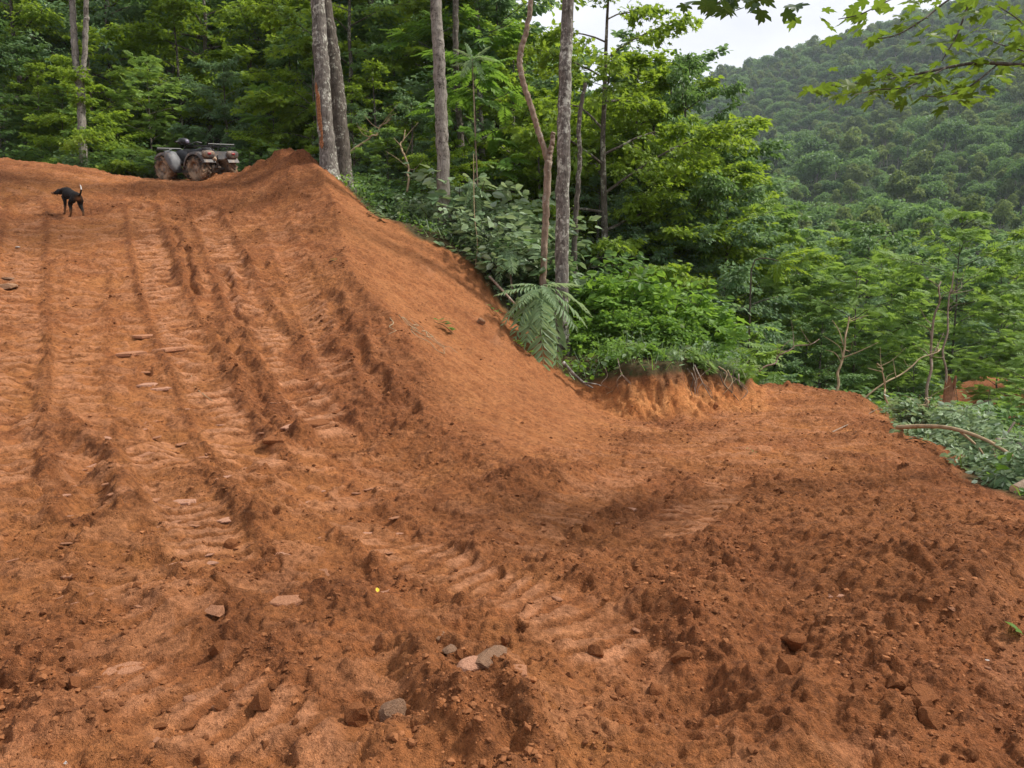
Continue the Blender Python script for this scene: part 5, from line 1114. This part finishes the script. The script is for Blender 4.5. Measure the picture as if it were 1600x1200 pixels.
stick('dead_sapling', 'bare stem crossing the brush right of the thin slanting stem', 'sapling', [(1345,628,15.5),(1400,590,15.6),(1440,562,15.8),(1470,545,16)], 4, B_STRAW, [[(1400,590,15.6),(1395,560,15.7)]])
stick('dead_sapling', 'taller of two bare stems among the tallest feathery tree', 'sapling', [(1448,640,16),(1455,560,16.2),(1460,480,16.4),(1470,440,16.5)], 6, B_SNAG, [[(1455,560,16.2),(1475,520,16.3)]])
stick('dead_sapling', 'shorter of two bare stems among the tallest feathery tree', 'sapling', [(1480,640,16.6),(1475,560,16.8),(1482,480,17),(1490,425,17.2)], 5, B_SNAG)
stick('dead_sapling', 'short dry stem standing in the brush before the broken stump', 'sapling', [(1388,632,13.5),(1380,600,13.6),(1371,568,13.7)], 4, B_STRAW)
stick('dead_sapling', 'forked root end sticking up beside the outer road edge', 'sapling', [(1432,660,12),(1440,640,12),(1455,622,12.1)], 5, B_STRAW, [[(1440,640,12),(1446,650,11.9),(1460,660,11.8)]])
stick('dead_sapling', 'leaning bare pole in the thicket between the paired trunks and the pale trunk', 'sapling', [(636,300,18),(640,262,18.2),(628,230,18.4),(633,203,18.6)], 5, B_STRAW, [[(628,230,18.4),(615,215,18.5)]])
stick('dead_sapling', 'pale broken pole slanting behind the paired trunks', 'sapling', [(545,240,19.5),(582,212,19.6),(612,184,19.8)], 6, B_STRAW)
for i, (a, b, c_) in enumerate([((1440,705,9.6),(1490,690,9.8),(1560,668,10.4)),((1500,650,11.5),(1540,690,10.6),(1575,730,9.6)),((1455,655,11.8),(1500,640,12),(1560,622,12.4)),((1535,740,8.6),(1570,752,8.2),(1612,775,7.6)),((1410,690,10.2),(1432,682,10.3),(1462,700,10.0)),((1585,660,11),(1560,700,10),(1545,745,8.8))]):
    stick('fallen_branch', 'bare cut branch criss-crossing the felled leaves at the outer road edge', 'branch', [a, b, c_], (4, 5, 3, 4, 3, 4)[i], (B_STRAW, B_SNAG, B_TWIG)[i % 3], group='cut branches at the outer road edge')
stick('vine', 'thin vine hanging straight down beside the pale smooth trunk', 'vine', [(743,415,15.4),(746,380,15.5),(741,330,15.7),(740,240,16)], 2.5, B_STRAW)
for i, (a, b, c_, d_) in enumerate([((1060,572,13.5),(1068,600,13.25),(1075,625,13.15),'root hanging at the middle of the cut bank'), ((1085,570,13.6),(1098,598,13.35),(1112,622,13.25),'thickest root in the dark root mass of the cut bank'), ((965,560,13.4),(972,585,13.1),(990,605,13.0),'root hanging at the left part of the cut bank'), ((1130,582,14),(1150,592,13.8),(1168,606,13.8),'root at the right nose of the cut bank')]):
    stick('exposed_root', 'brown ' + d_, 'root', [a, b, c_], (2.5, 3.5, 2.5, 2.5)[i], B_SNAG, [[b, (b[0] + 12, b[1] + 12, b[2] - .1), (b[0] + 16, b[1] + 28, b[2] - .12)], [b, (b[0] - 8, b[1] + 10, b[2] - .1), (b[0] - 6, b[1] + 24, b[2] - .12)]])
rg = np.random.default_rng(41)
for i in range(16):
    px = rg.uniform(925, 1165); a = (px, rg.uniform(572, 588), 13.4 + max(0, px - 1080) * .006); L = [a]
    for k in range(3): a = (a[0] + rg.normal(2, 9), a[1] + rg.uniform(7, 17), a[2] - rg.uniform(.03, .12)); L.append(a)
    stick('thin_root', 'thin root dangling from the dark topsoil of the cut bank', 'root', L, rg.uniform(1.6, 3.2), (B_SNAG, B_STRAW, B_TWIG)[i % 3], group='thin roots dangling from the cut bank', nseg=4)
rg = np.random.default_rng(40); q0 = hit(640, 512); rt = thing('root_tangle', 'tangle of thin dry roots lying on the crest of the spoil slope', 'roots', q0)
for i in range(9):
    a = rg.uniform(0, 6.28); p = np.array([rg.normal(0, .22), rg.normal(0, .22), 0]); L = [p]
    for _ in range(5):
        a += rg.normal(0, .8); p = p + np.array([math.cos(a), math.sin(a), 0]) * rg.uniform(.08, .16); L.append(p)
    L = np.array(L); L[:, 2] = [gz(q0[0] + x, q0[1] + y) - q0[2] + rg.uniform(.01, .08) for x, y in L[:, :2]]; g = Geo(); g.add(*tube(spline(L, 18), np.linspace(.008, .003, 18), 4)); part('root', g.mesh('thin_root', [B_STRAW], True), rt)
def log(label, A, B, r, mat, end):
    A = np.asarray(A); B = np.asarray(B); root = thing('log', label, 'log', (A + B) / 2); c = (A + B) / 2; g = Geo(); g.add(*tube(spline([A - c, B - c], 12), np.full(12, r), 14, cap=False, wob=.05, seed=3)); part('bark', g.mesh('log_bark', [mat], True), root)
    for E, s in ((A, 1), (B, -1)):
        u = unit(B - A); x = unit(np.cross(u, [0, 0, 1])); y = np.cross(u, x); th = np.linspace(0, 6.283, 14, endpoint=False); V = [E - c + s * .004 * -u] + [E - c - s * u * .003 + r * 1.0 * (math.cos(t) * x + math.sin(t) * y) for t in th]
        part('cut_end', mesh('log_end', V, np.array([[0, 1 + k, 1 + (k + 1) % 14] if s < 0 else [0, 1 + (k + 1) % 14, 1 + k] for k in range(14)]), [end]), root)
    return root
CUT = simple_mat('sawn_wood', (.50, .34, .20), .8, .15, var=.2, scale=30)
q = at(1556, 10.2); q2 = at(1720, 10.0); log('pale cut log lying in the felled leaves at the right edge of the road', P(1556, 700, 8.6), P(1720, 712, 8.2), .115, B_PALE, CUT)
log('reddish log end poking in at the right edge below the pale cut log', P(1586, 766, 6.9), P(1700, 706, 7.4), .05, B_SNAG, CUT)
sr = thing('broken_stump', 'splintered reddish stump standing in the brush beyond the road edge', 'stump', P(1478, 645, 14)); f0 = P(1478, 645, 14); g = Geo()
Q = np.array([P(1476, 665, 14), P(1479, 640, 14), P(1484, 610, 14)]) - f0; V, F = tube(spline(Q, 8), np.linspace(.13, .09, 8), 9, cap=True, wob=.12, seed=2); V[-11:-2, 2] += np.random.default_rng(4).uniform(-.05, .32, 9); g.add(V, F)
part('trunk', g.mesh('stump_trunk', [simple_mat('splintered_wood', (.24, .11, .06), .9, .1, var=.4, scale=16)], False), sr)

# leafy sprigs and single leaves on the bare soil
def sprig(label, px, py, s, mat, n=9, seed=0):
    q = hit(px, py); rg = np.random.default_rng(seed); root = thing('leafy_sprig', label, 'sprig', q); ang = rg.uniform(-.9, -.2)
    ax = np.array([math.cos(ang), math.sin(ang) * .5, 0]); Q = np.array([-ax * s, [0, 0, .03], ax * s]); 
    for t in Q: t[2] += gz(q[0] + t[0], q[1] + t[1]) - q[2] + .02
    g = Geo(); g.add(*tube(spline(Q, 8), .005, 4)); part('twig', g.mesh('sprig_twig', [B_TWIG], True), root)
    for i in range(n):
        t = (i + .5) / n; c_ = Q[0] + (Q[2] - Q[0]) * t; a = ang + rg.choice([-1, 1]) * rg.uniform(.4, 1.3); g = Geo(); lv = OVAL[0] * (s * rg.uniform(.45, .75)); co, si = math.cos(a - 1.571), math.sin(a - 1.571)
        lv = np.column_stack([lv[:, 0] * co - lv[:, 1] * si, lv[:, 0] * si + lv[:, 1] * co, lv[:, 2] + rg.uniform(.02, .07) + lv[:, 1] * rg.uniform(-.1, .5)]) + c_; g.add(lv, OVAL[1], rg.uniform(.2, .9)); part('leaf', g.mesh('sprig_leaf', [mat]), root)
sprig('wilted pale sprig lying high on the smooth spoil slope', 587, 341, .22, L_PALE, 12, 1)
sprig('dark leafy sprig half buried at the lower crest of the spoil slope', 694, 514, .20, L_DARK, 14, 2)
sprig('green sprig at the top edge of the soil left of the fronds', 772, 490, .16, L_DARK, 9, 3)
sprig('green sprig lying below the drooping fronds', 815, 548, .16, L_BRIGHT, 9, 4)
sprig('pale sprig lying on the outer edge of the lower road', 1434, 692, .14, L_PALE, 9, 5)
sprig('tiny green sprig on the lower road', 1172, 714, .06, L_DARK, 5, 6)
sprig('tiny green sprig on the crest beside the spoil slope', 520, 412, .07, L_DARK, 5, 7)
sprig('bright leafy sprig hanging over the right edge of the road', 1525, 716, .26, L_BRIGHT, 14, 8)
YEL = simple_mat('yellow_leaf', (.62, .46, .04), .6, .2)
q = hit(590, 931); o = link('fallen_leaf', mesh('fallen_leaf', OVAL[0] * .036, OVAL[1], [YEL])); o.location = q + [0, 0, .02]; o.rotation_euler = (.5, .2, .3); tag(o, 'single yellow leaf on the red soil in the foreground', 'leaf')
q = hit(1596, 998); o = link('green_leaf', mesh('green_leaf', MAPLE[0] * .09, MAPLE[1], [L_BRIGHT])); o.location = q + [0, 0, .03]; o.rotation_euler = (.6, 0, 1.2); tag(o, 'single green leaf at the right edge of the foreground', 'leaf')
# ------------------------------------------------------------------ quad bike
MUD = (.235, .130, .070)
M_TYRE = simple_mat('muddy_rubber', (.040, .034, .030), .9, .2, dirt=(.32, .215, .135), dirt_amt=.66, dscale=5)
M_RIM = simple_mat('muddy_rim', (.16, .13, .11), .7, .3, dirt=(.36, .245, .16), dirt_amt=.66, dscale=7)
M_PLAST = simple_mat('dusty_grey_plastic', (.115, .115, .118), .55, .4, dirt=(.25, .185, .135), dirt_amt=.42, dscale=4)
M_FEND = simple_mat('dusty_fender', (.075, .065, .060), .55, .4, dirt=(.28, .185, .120), dirt_amt=.54, dscale=5)
M_BLACK = simple_mat('black_plastic', (.018, .018, .020), .5, .4, dirt=(.16, .10, .06), dirt_amt=.36)
M_METAL = simple_mat('muddy_steel', (.12, .11, .10), .6, .4, .3, dirt=(.27, .165, .095), dirt_amt=.55, dscale=9)
M_RACK = simple_mat('black_steel', (.030, .030, .030), .45, .5, .2)
M_RED = simple_mat('red_lens', (.30, .025, .03), .35, .5, var=.1)
M_SEAT = simple_mat('seat_vinyl', (.020, .020, .022), .6, .35)
M_LENS = simple_mat('clear_lens', (.22, .20, .26), .2, .6)
qa = hit(313, 283); Z0 = 0.0
fw = np.array([-.875, .484]); rt_ = np.array([.484, .875])
# rear left wheel foot stands at qa; origin of the bike is mid wheelbase on the ground
WB, TR, RW = 1.24, .84, .315
org = qa[:2] + rt_ * TR / 2 + fw * WB / 2
def gza(v): return gz(*(org + fw * v[0] - rt_ * v[1]))
zr = (gza((-WB / 2, TR / 2)) + gza((-WB / 2, -TR / 2))) / 2; zf = (gza((WB / 2, TR / 2)) + gza((WB / 2, -TR / 2))) / 2
zl = (gza((-WB / 2, TR / 2)) + gza((WB / 2, TR / 2))) / 2; zrr = (gza((-WB / 2, -TR / 2)) + gza((WB / 2, -TR / 2))) / 2
quad = thing('quad_bike', 'muddy grey quad bike parked on the crest of the dirt slope', 'quad bike', (org[0], org[1], (zr + zf) / 2 - .015), 0)
quad.rotation_euler = Matrix(((fw[0], -rt_[0], 0), (fw[1], -rt_[1], 0), (0, 0, 1))).to_euler()
quad.rotation_euler.rotate_axis('Y', -math.atan2(zf - zr, WB)); quad.rotation_euler.rotate_axis('X', math.atan2(zl - zrr, TR))
quad.scale = (.95, .95, .93)
def lathe(prof, n, c=(0, 0, 0)):
    """profile (y across, r) revolved about the y axis"""
    prof = np.asarray(prof, float); th = np.linspace(0, 2 * math.pi, n, endpoint=False); V = np.array([[r * math.cos(t), y, r * math.sin(t)] for y, r in prof for t in th]) + c
    k = len(prof); i = np.arange(k - 1)[:, None] * n; j = np.arange(n)[None]; j2 = (j + 1) % n
    return V, np.stack([i + j, i + j2, i + n + j2, i + n + j], -1).reshape(-1, 4)
def tyre_mesh():
    g = Geo(); w = .125
    g.add(*lathe([(-w * .8, .165), (-w, .20), (-w * 1.02, .25), (-w * .88, .285), (-w * .4, .298), (w * .4, .298), (w * .88, .285), (w * 1.02, .25), (w, .20), (w * .8, .165), (0, .16), (-w * .8, .165)], 30))
    for k in range(17):
        for s in (-1, 1):
            t = 2 * math.pi * (k + (.5 if s > 0 else 0)) / 17; V, F = box((0, 0, 0), (.05, .135, .030)); a = .55 * s; ca, sa = math.cos(a), math.sin(a)
            V = np.column_stack([V[:, 0] * ca - V[:, 1] * sa, V[:, 0] * sa + V[:, 1] * ca, V[:, 2]]) + [0, s * w * .52, .303]; V[:, 2] -= .35 * np.maximum(np.abs(V[:, 1]) - w * .75, 0)
            ct, st_ = math.cos(t), math.sin(t); g.add(np.column_stack([V[:, 0] * ct + V[:, 2] * st_, V[:, 1], -V[:, 0] * st_ + V[:, 2] * ct]), F)
    return g.mesh('tyre', [M_TYRE])
def rim_mesh():
    g = Geo(); g.add(*lathe([(.10, .170), (.115, .165), (.06, .150), (.045, .115), (.075, .070), (.085, .03), (.085, .001)], 24)); g.add(*lathe([(-.10, .170), (-.115, .165), (-.06, .150), (-.045, .0)], 24))
    for k in range(6):
        t = k * math.pi / 3; V, F = box((0, .066, .098), (.028, .03, .07)); ct, st_ = math.cos(t), math.sin(t); g.add(np.column_stack([V[:, 0] * ct + V[:, 2] * st_, V[:, 1], -V[:, 0] * st_ + V[:, 2] * ct]), F)
    return g.mesh('rim', [M_RIM])
TY, RI = tyre_mesh(), rim_mesh()
for wx_ in (-WB / 2, WB / 2):
    for s in (1, -1):
        w_ = part('wheel', TY, quad); w_.location = (wx_, s * TR / 2, RW); w_.rotation_euler = (0, .3 * s + wx_, 0 if s > 0 else math.pi); part('rim', RI, w_)
def arc_strip(cx, cz, r, a0, a1, y0, y1, th=.018, n=14, flare=.03):
    """mudguard: arc about a wheel centre with a turned-down outer lip"""
    V = []; ys = [y0, (y0 + y1) / 2, y1 - .02 * np.sign(y1 - y0), y1]; dr = [0.0, .006, 0, -.05]
    for t in np.linspace(a0, a1, n):
        for y, d in zip(ys, dr): V.append([cx + (r + d) * math.cos(t), y, cz + (r + d) * math.sin(t)])
    for t in np.linspace(a0, a1, n):
        for y, d in zip(ys, dr): V.append([cx + (r + d - th) * math.cos(t), y, cz + (r + d - th) * math.sin(t)])
    k = 4; i = np.arange(n - 1)[:, None] * k; j = np.arange(k - 1)[None]; Q = np.stack([i + j, i + j + 1, i + k + j + 1, i + k + j], -1).reshape(-1, 4); o = n * k
    E = []
    for a in range(n - 1):
        for b_ in (0, k - 1): E.append([a * k + b_, (a + 1) * k + b_, o + (a + 1) * k + b_, o + a * k + b_])
    for b_ in range(k - 1):
        for a in (0, n - 1): E.append([a * k + b_, a * k + b_ + 1, o + a * k + b_ + 1, o + a * k + b_])
    return np.array(V), np.vstack([Q, Q[:, ::-1] + o, E])
def loft(secs, closed=True):
    """sections: (x, half width bottom, half width top, z bottom, z top) -> rounded body"""
    V = []; m = 10
    for x, wb, wt, z0, z1 in secs:
        zc = (z0 + z1) / 2
        for k in range(m):
            t = 2 * math.pi * (k + .5) / m; c, s_ = math.cos(t), math.sin(t); c = np.sign(c) * abs(c) ** .6; s_ = np.sign(s_) * abs(s_) ** .6
            V.append([x, c * (wt if s_ > 0 else wb), zc + s_ * (z1 - z0) / 2])
    n = len(secs); i = np.arange(n - 1)[:, None] * m; j = np.arange(m)[None]; j2 = (j + 1) % m; Q = np.stack([i + j, i + j2, i + m + j2, i + m + j], -1).reshape(-1, 4)
    V = V + [[secs[0][0], 0, (secs[0][3] + secs[0][4]) / 2], [secs[-1][0], 0, (secs[-1][3] + secs[-1][4]) / 2]]; jj = np.arange(m); j2 = (jj + 1) % m
    return np.array(V), [Q, np.concatenate([np.stack([np.full(m, n * m), j2, jj], -1), np.stack([np.full(m, n * m + 1), (n - 1) * m + jj, (n - 1) * m + j2], -1)])]
def piece(name, mat, *geo, smooth=False):
    g = Geo()
    for V, F in geo: g.add(V, F)
    return part(name, g.mesh(name, [mat], smooth), quad)
piece('body', M_BLACK, loft([(-.55, .13, .14, .50, .66), (-.30, .20, .16, .36, .66), (.0, .20, .15, .30, .68), (.25, .17, .16, .32, .82), (.48, .15, .17, .40, .80), (.72, .13, .16, .45, .72)]), smooth=True)
piece('engine', M_METAL, loft([(-.25, .15, .12, .24, .46), (.0, .20, .16, .20, .50), (.22, .15, .12, .24, .46)]), box((0, .23, .36), (.16, .05, .18)), *[tube([(-.5, s * .14, .34), (-.1, s * .19, .24), (.3, s * .18, .26), (.66, s * .13, .40)], .018, 6) for s in (1, -1)])
piece('seat', M_SEAT, loft([(-.66, .12, .11, .70, .80), (-.50, .17, .15, .68, .86), (-.2, .16, .13, .66, .82), (.08, .13, .10, .66, .80), (.16, .08, .07, .70, .80)]), smooth=True)
for s in (1, -1):
    piece('rear_fender', M_FEND, arc_strip(-WB / 2, RW, .415, R(8), R(158), s * .20, s * .56), smooth=False)
    piece('front_fender', M_FEND, arc_strip(WB / 2, RW, .405, R(40), R(160), s * .18, s * .52), smooth=False)
    V, F = loft([(.46, .02, .02, .52, .78), (.34, .025, .025, .38, .76), (.24, .025, .025, .26, .64), (.17, .02, .02, .20, .42)]); Vp = V.copy(); Vp[:, 1] = Vp[:, 1] * 7.0 + s * .42
    piece('leg_shield', M_PLAST, (Vp, F), smooth=True)
    piece('foot_board', M_BLACK, box((-.03, s * .34, .235), (.46, .20, .03)))
    V, F = loft([(-1.0, .15, .16, .59, .74), (-.985, .165, .175, .57, .76), (-.92, .16, .17, .58, .77)]); Vq = V.copy(); Vq[:, 1] = Vq[:, 1] * 1.05 + s * .37; piece('rear_panel', M_FEND, (Vq, F), smooth=True)
    V, F = loft([(-1.012, .04, .045, .665, .705), (-1.0, .055, .06, .655, .715), (-.975, .06, .06, .65, .72)]); Vq = V.copy(); Vq[:, 1] += s * .37; piece('taillight', M_RED, (Vq, F), smooth=True)
    piece('shock_absorber', M_METAL, tube([(-.62, s * .20, .36), (-.52, s * .16, .66)], .032, 8), tube([(.60, s * .24, .36), (.52, s * .16, .68)], .03, 8))
piece('tail_panel', M_PLAST, box((-.93, 0, .66), (.05, .46, .17)), box((-.965, 0, .60), (.03, .20, .10)))
piece('rear_axle', M_METAL, tube([(-WB / 2, -.36, RW), (-WB / 2, .36, RW)], .034, 8), tube([(-WB / 2, .02, RW), (-.1, .04, .34)], .042, 8), box((-WB / 2, 0, RW), (.16, .17, .17)), tube([(-.66, .0, .30), (-.86, 0, .34)], .022, 6), box((-.86, 0, .36), (.05, .10, .03)))
piece('front_axle', M_METAL, *[tube([(WB / 2, s * .40, RW), (WB / 2 - .02, s * .10, .38)], .022, 6) for s in (1, -1)], *[tube([(WB / 2 + .08, s * .36, RW - .05), (WB / 2 + .04, s * .10, .28)], .018, 6) for s in (1, -1)])
piece('exhaust', M_RIM, tube([(-.55, .20, .50), (-.75, .21, .54), (-.98, .21, .555)], [.055, .065, .065], 12), tube([(-.97, .21, .555), (-1.03, .21, .545)], .028, 8), tube([(-.1, .20, .34), (-.4, .21, .44), (-.56, .20, .50)], .026, 7), smooth=True)
def rack(x0, x1, w, z, rise):
    geo = [tube([(x0, -w, z), (x1, -w, z), ], .012, 6), tube([(x0, w, z), (x1, w, z)], .012, 6), tube([(x0, -w, z + rise), (x0, w, z + rise)], .012, 6), tube([(x1, -w, z), (x1, w, z)], .012, 6), tube([(x0, -w, z), (x0, -w, z + rise)], .012, 6), tube([(x0, w, z), (x0, w, z + rise)], .012, 6)]
    for k in range(5): y = -w + 2 * w * (k + 1) / 6; geo.append(tube([(x0, y, z + .004), (x1, y, z + .004)], .009, 5))
    for x in (x0 * .85 + x1 * .15, x0 * .2 + x1 * .8):
        for s in (1, -1): geo.append(tube([(x, s * w * .7, z), (x, s * w * .5, z - .11)], .012, 5))
    return geo
piece('rear_rack', M_RACK, *rack(-1.02, -.50, .40, .865, .05)); piece('front_rack', M_RACK, *rack(.95, .50, .36, .80, .04))
piece('handlebar', M_RACK, tube([(.18, -.38, .98), (.22, -.26, 1.0), (.30, -.10, .93), (.30, .10, .93), (.22, .26, 1.0), (.18, .38, .98)], .013, 7), tube([(.30, 0, .92), (.38, 0, .74)], .022, 7))
for s in (1, -1): piece('grip', M_BLACK, tube([(.21, s * .28, .998), (.17, s * .40, .977)], .022, 8), tube([(.25, s * .24, .995), (.24, s * .36, .965)], .006, 5))
pod = piece('headlight_pod', M_BLACK, loft([(.22, .07, .08, .93, 1.05), (.32, .12, .12, .92, 1.10), (.44, .12, .11, .92, 1.08), (.50, .08, .07, .95, 1.04)]), smooth=True)
g = Geo(); g.add(*loft([(.205, .05, .055, .96, 1.04), (.225, .06, .065, .95, 1.06)])); part('dash', g.mesh('dash', [M_LENS], True), pod)
piece('front_bumper', M_RACK, *[tube([(.70, s * .16, .42), (.98, s * .17, .44), (.99, s * .16, .66), (.80, s * .16, .74)], .016, 6) for s in (1, -1)], tube([(.985, -.17, .56), (.985, .17, .56)], .014, 6))

# ------------------------------------------------------------------ dog
def ell(c, r, M=None):
    V = ICO3[0] * r
    if M is not None: V = V @ np.asarray(M).T
    return V + c, ICO3[1]
def limb(P_, r_): 
    n = 4 * len(P_); V, F = tube(spline(P_, n), np.interp(np.linspace(0, 1, n), np.linspace(0, 1, len(r_)), r_), 12)
    return [(V, F), ell(P_[0], r_[0]), ell(P_[-1], r_[-1])]
shapes = []
# trunk: deep chest narrowing to the loin, rounded croup
_tx = np.array([(-.235, .470, .080, .090), (-.17, .468, .092, .098), (-.09, .470, .088, .090), (.0, .462, .092, .098), (.09, .450, .100, .116), (.17, .446, .098, .122), (.235, .455, .078, .100)])
for x in np.linspace(-.235, .235, 40): shapes.append(ell((x, 0, np.interp(x, _tx[:, 0], _tx[:, 1])), (.07, np.interp(x, _tx[:, 0], _tx[:, 2]), np.interp(x, _tx[:, 0], _tx[:, 3]))))
# neck carried low, head turned to its left
shapes += limb([(.21, 0, .49), (.29, .015, .485), (.355, .045, .445)], [.088, .074, .064])
shapes += [ell((.385, .068, .432), (.076, .066, .064)), ell((.425, .092, .412), (.050, .046, .042))]
shapes += limb([(.42, .09, .402), (.465, .118, .378), (.50, .140, .360)], [.042, .034, .028])
for s in (1, -1): shapes.append(ell((.375 - s * .035, .064 + s * .060, .408), (.026, .012, .046), Matrix.Rotation(.5, 3, 'Z') @ Matrix.Rotation(.25 * s, 3, 'X')))
shapes += limb([(-.29, 0, .515), (-.335, 0, .535), (-.365, -.005, .60), (-.360, -.01, .67), (-.315, -.015, .725), (-.275, -.018, .745)], [.024, .020, .017, .015, .012, .008])
for s, hx, fx in ((1, .05, -.07), (-1, -.09, .08)):
    shapes += [ell((-.215, s * .058, .415), (.078, .046, .098))]
    shapes += limb([(-.205, s * .066, .39), (-.165 + hx * .6, s * .076, .285), (-.265 + hx, s * .080, .160), (-.245 + hx, s * .082, .035)], [.062, .040, .021, .018]); shapes.append(ell((-.215 + hx, s * .082, .020), (.038, .023, .019)))
    shapes += [ell((.175, s * .066, .405), (.055, .038, .085))]
    shapes += limb([(.18, s * .070, .37), (.135 + fx * .4, s * .074, .275), (.150 + fx, s * .076, .135), (.145 + fx, s * .076, .035)], [.046, .032, .021, .018]); shapes.append(ell((.170 + fx, s * .076, .020), (.036, .023, .019)))
g = Geo()
for V, F in shapes: g.add(V, F)
me = g.mesh('dog_shape', []); o = D.objects.new('dog_shape', me); COL.objects.link(o)
m = o.modifiers.new('weld', 'REMESH'); m.mode = 'VOXEL'; m.voxel_size = .008; m.use_smooth_shade = True
m = o.modifiers.new('soft', 'SMOOTH'); m.factor = .5; m.iterations = 5
bpy.context.view_layer.update(); dog_me = D.meshes.new_from_object(o.evaluated_get(bpy.context.evaluated_depsgraph_get())); dog_me.name = 'dog'
D.objects.remove(o); D.meshes.remove(me)
n = len(dog_me.vertices); co = np.empty(n * 3, np.float32); dog_me.vertices.foreach_get('co', co); co = co.reshape(-1, 3)
tan_ = np.maximum(1 - sstep(.14, .24, co[:, 2]), 0) * .65; tan_ = np.maximum(tan_, sstep(.44, .465, co[:, 0]) * (1 - sstep(.376, .392, co[:, 2])))
rump = np.exp(-(((co[:, 0] + .300) / .05) ** 2 + (co[:, 1] / .05) ** 2 + ((co[:, 2] - .44) / .05) ** 2)); tan_ = np.maximum(tan_, rump)
wht = ((co[:, 0] < -.22) & (co[:, 2] > .665)).astype(float)
for nm, a in (('tan', tan_), ('white', wht)):
    at_ = dog_me.attributes.new(nm, 'FLOAT', 'POINT'); at_.data.foreach_set('value', a.astype(np.float32))
M_DOG, nt, b = new_mat('dog_fur', .7, .12); fn = noise(nt, 60, 4, .7, objco(nt, (1, 1, 3)))
c = ramp(nt, fn, [(.3, (.007, .006, .006)), (.7, (.022, .019, .017))]); c = mixc(nt, attr(nt, 'tan'), c, (.23, .115, .055)); c = mixc(nt, attr(nt, 'white'), c, (.75, .70, .64)); nt.links.new(c, b.inputs['Base Color']); bump(nt, b, fn, .5, .01)
dog_me.materials.clear(); dog_me.materials.append(M_DOG)
qd = hit(118, 341); fd = np.array([-.80, .60]); dg = qd[:2] + fd * .2
dog = link('dog', dog_me); zb, zf_ = gz(*(dg - fd * .22)), gz(*(dg + fd * .18)); dog.location = (dg[0], dg[1], (zb + zf_) / 2 + .005)
dog.rotation_euler = (0, -math.atan2(zf_ - zb, .40), math.atan2(fd[1], fd[0])); dog.scale = (.93, 1.06, .90)
tag(dog, 'black dog with tan legs and white tail tip walking away up the slope', 'dog')
EYE = simple_mat('eye', (.01, .008, .006), .15, .6)
for s in (1, -1): o = link('eye', mesh('eye', ICO1[0] * .011 + [.432 - s * .020, .094 + s * .036, .433], ICO1[1], [EYE], smooth=True), dog)
o = link('nose', mesh('nose', ICO1[0] * [.016, .018, .014] + [.524, .155, .362], ICO1[1], [EYE], smooth=True), dog)

# ------------------------------------------------------------------ the damp air of the valley
lo_z = min(float(zh.min()), float(V_GROUND_MIN)) - 1.0; hi_z = float(zh.max()) + 24
hz_ = 1062
V, F = box((0, OY, (lo_z + hi_z) / 2), (2 * hz_, 2 * hz_, hi_z - lo_z)); M_HAZE = D.materials.new('haze'); M_HAZE.use_nodes = True; nt = M_HAZE.node_tree
nt.nodes.remove(nt.nodes['Principled BSDF']); pv = N(nt, 'ShaderNodeVolumePrincipled'); pv.inputs['Color'].default_value = (.80, .90, 1.0, 1); pv.inputs['Density'].default_value = .00022; pv.inputs['Anisotropy'].default_value = .1
nt.links.new(pv.outputs['Volume'], nt.nodes['Material Output'].inputs['Volume'])
hz = link('haze', mesh('haze', V, F, [M_HAZE])); tag(hz, 'pale haze hanging over the valley', kind='stuff')
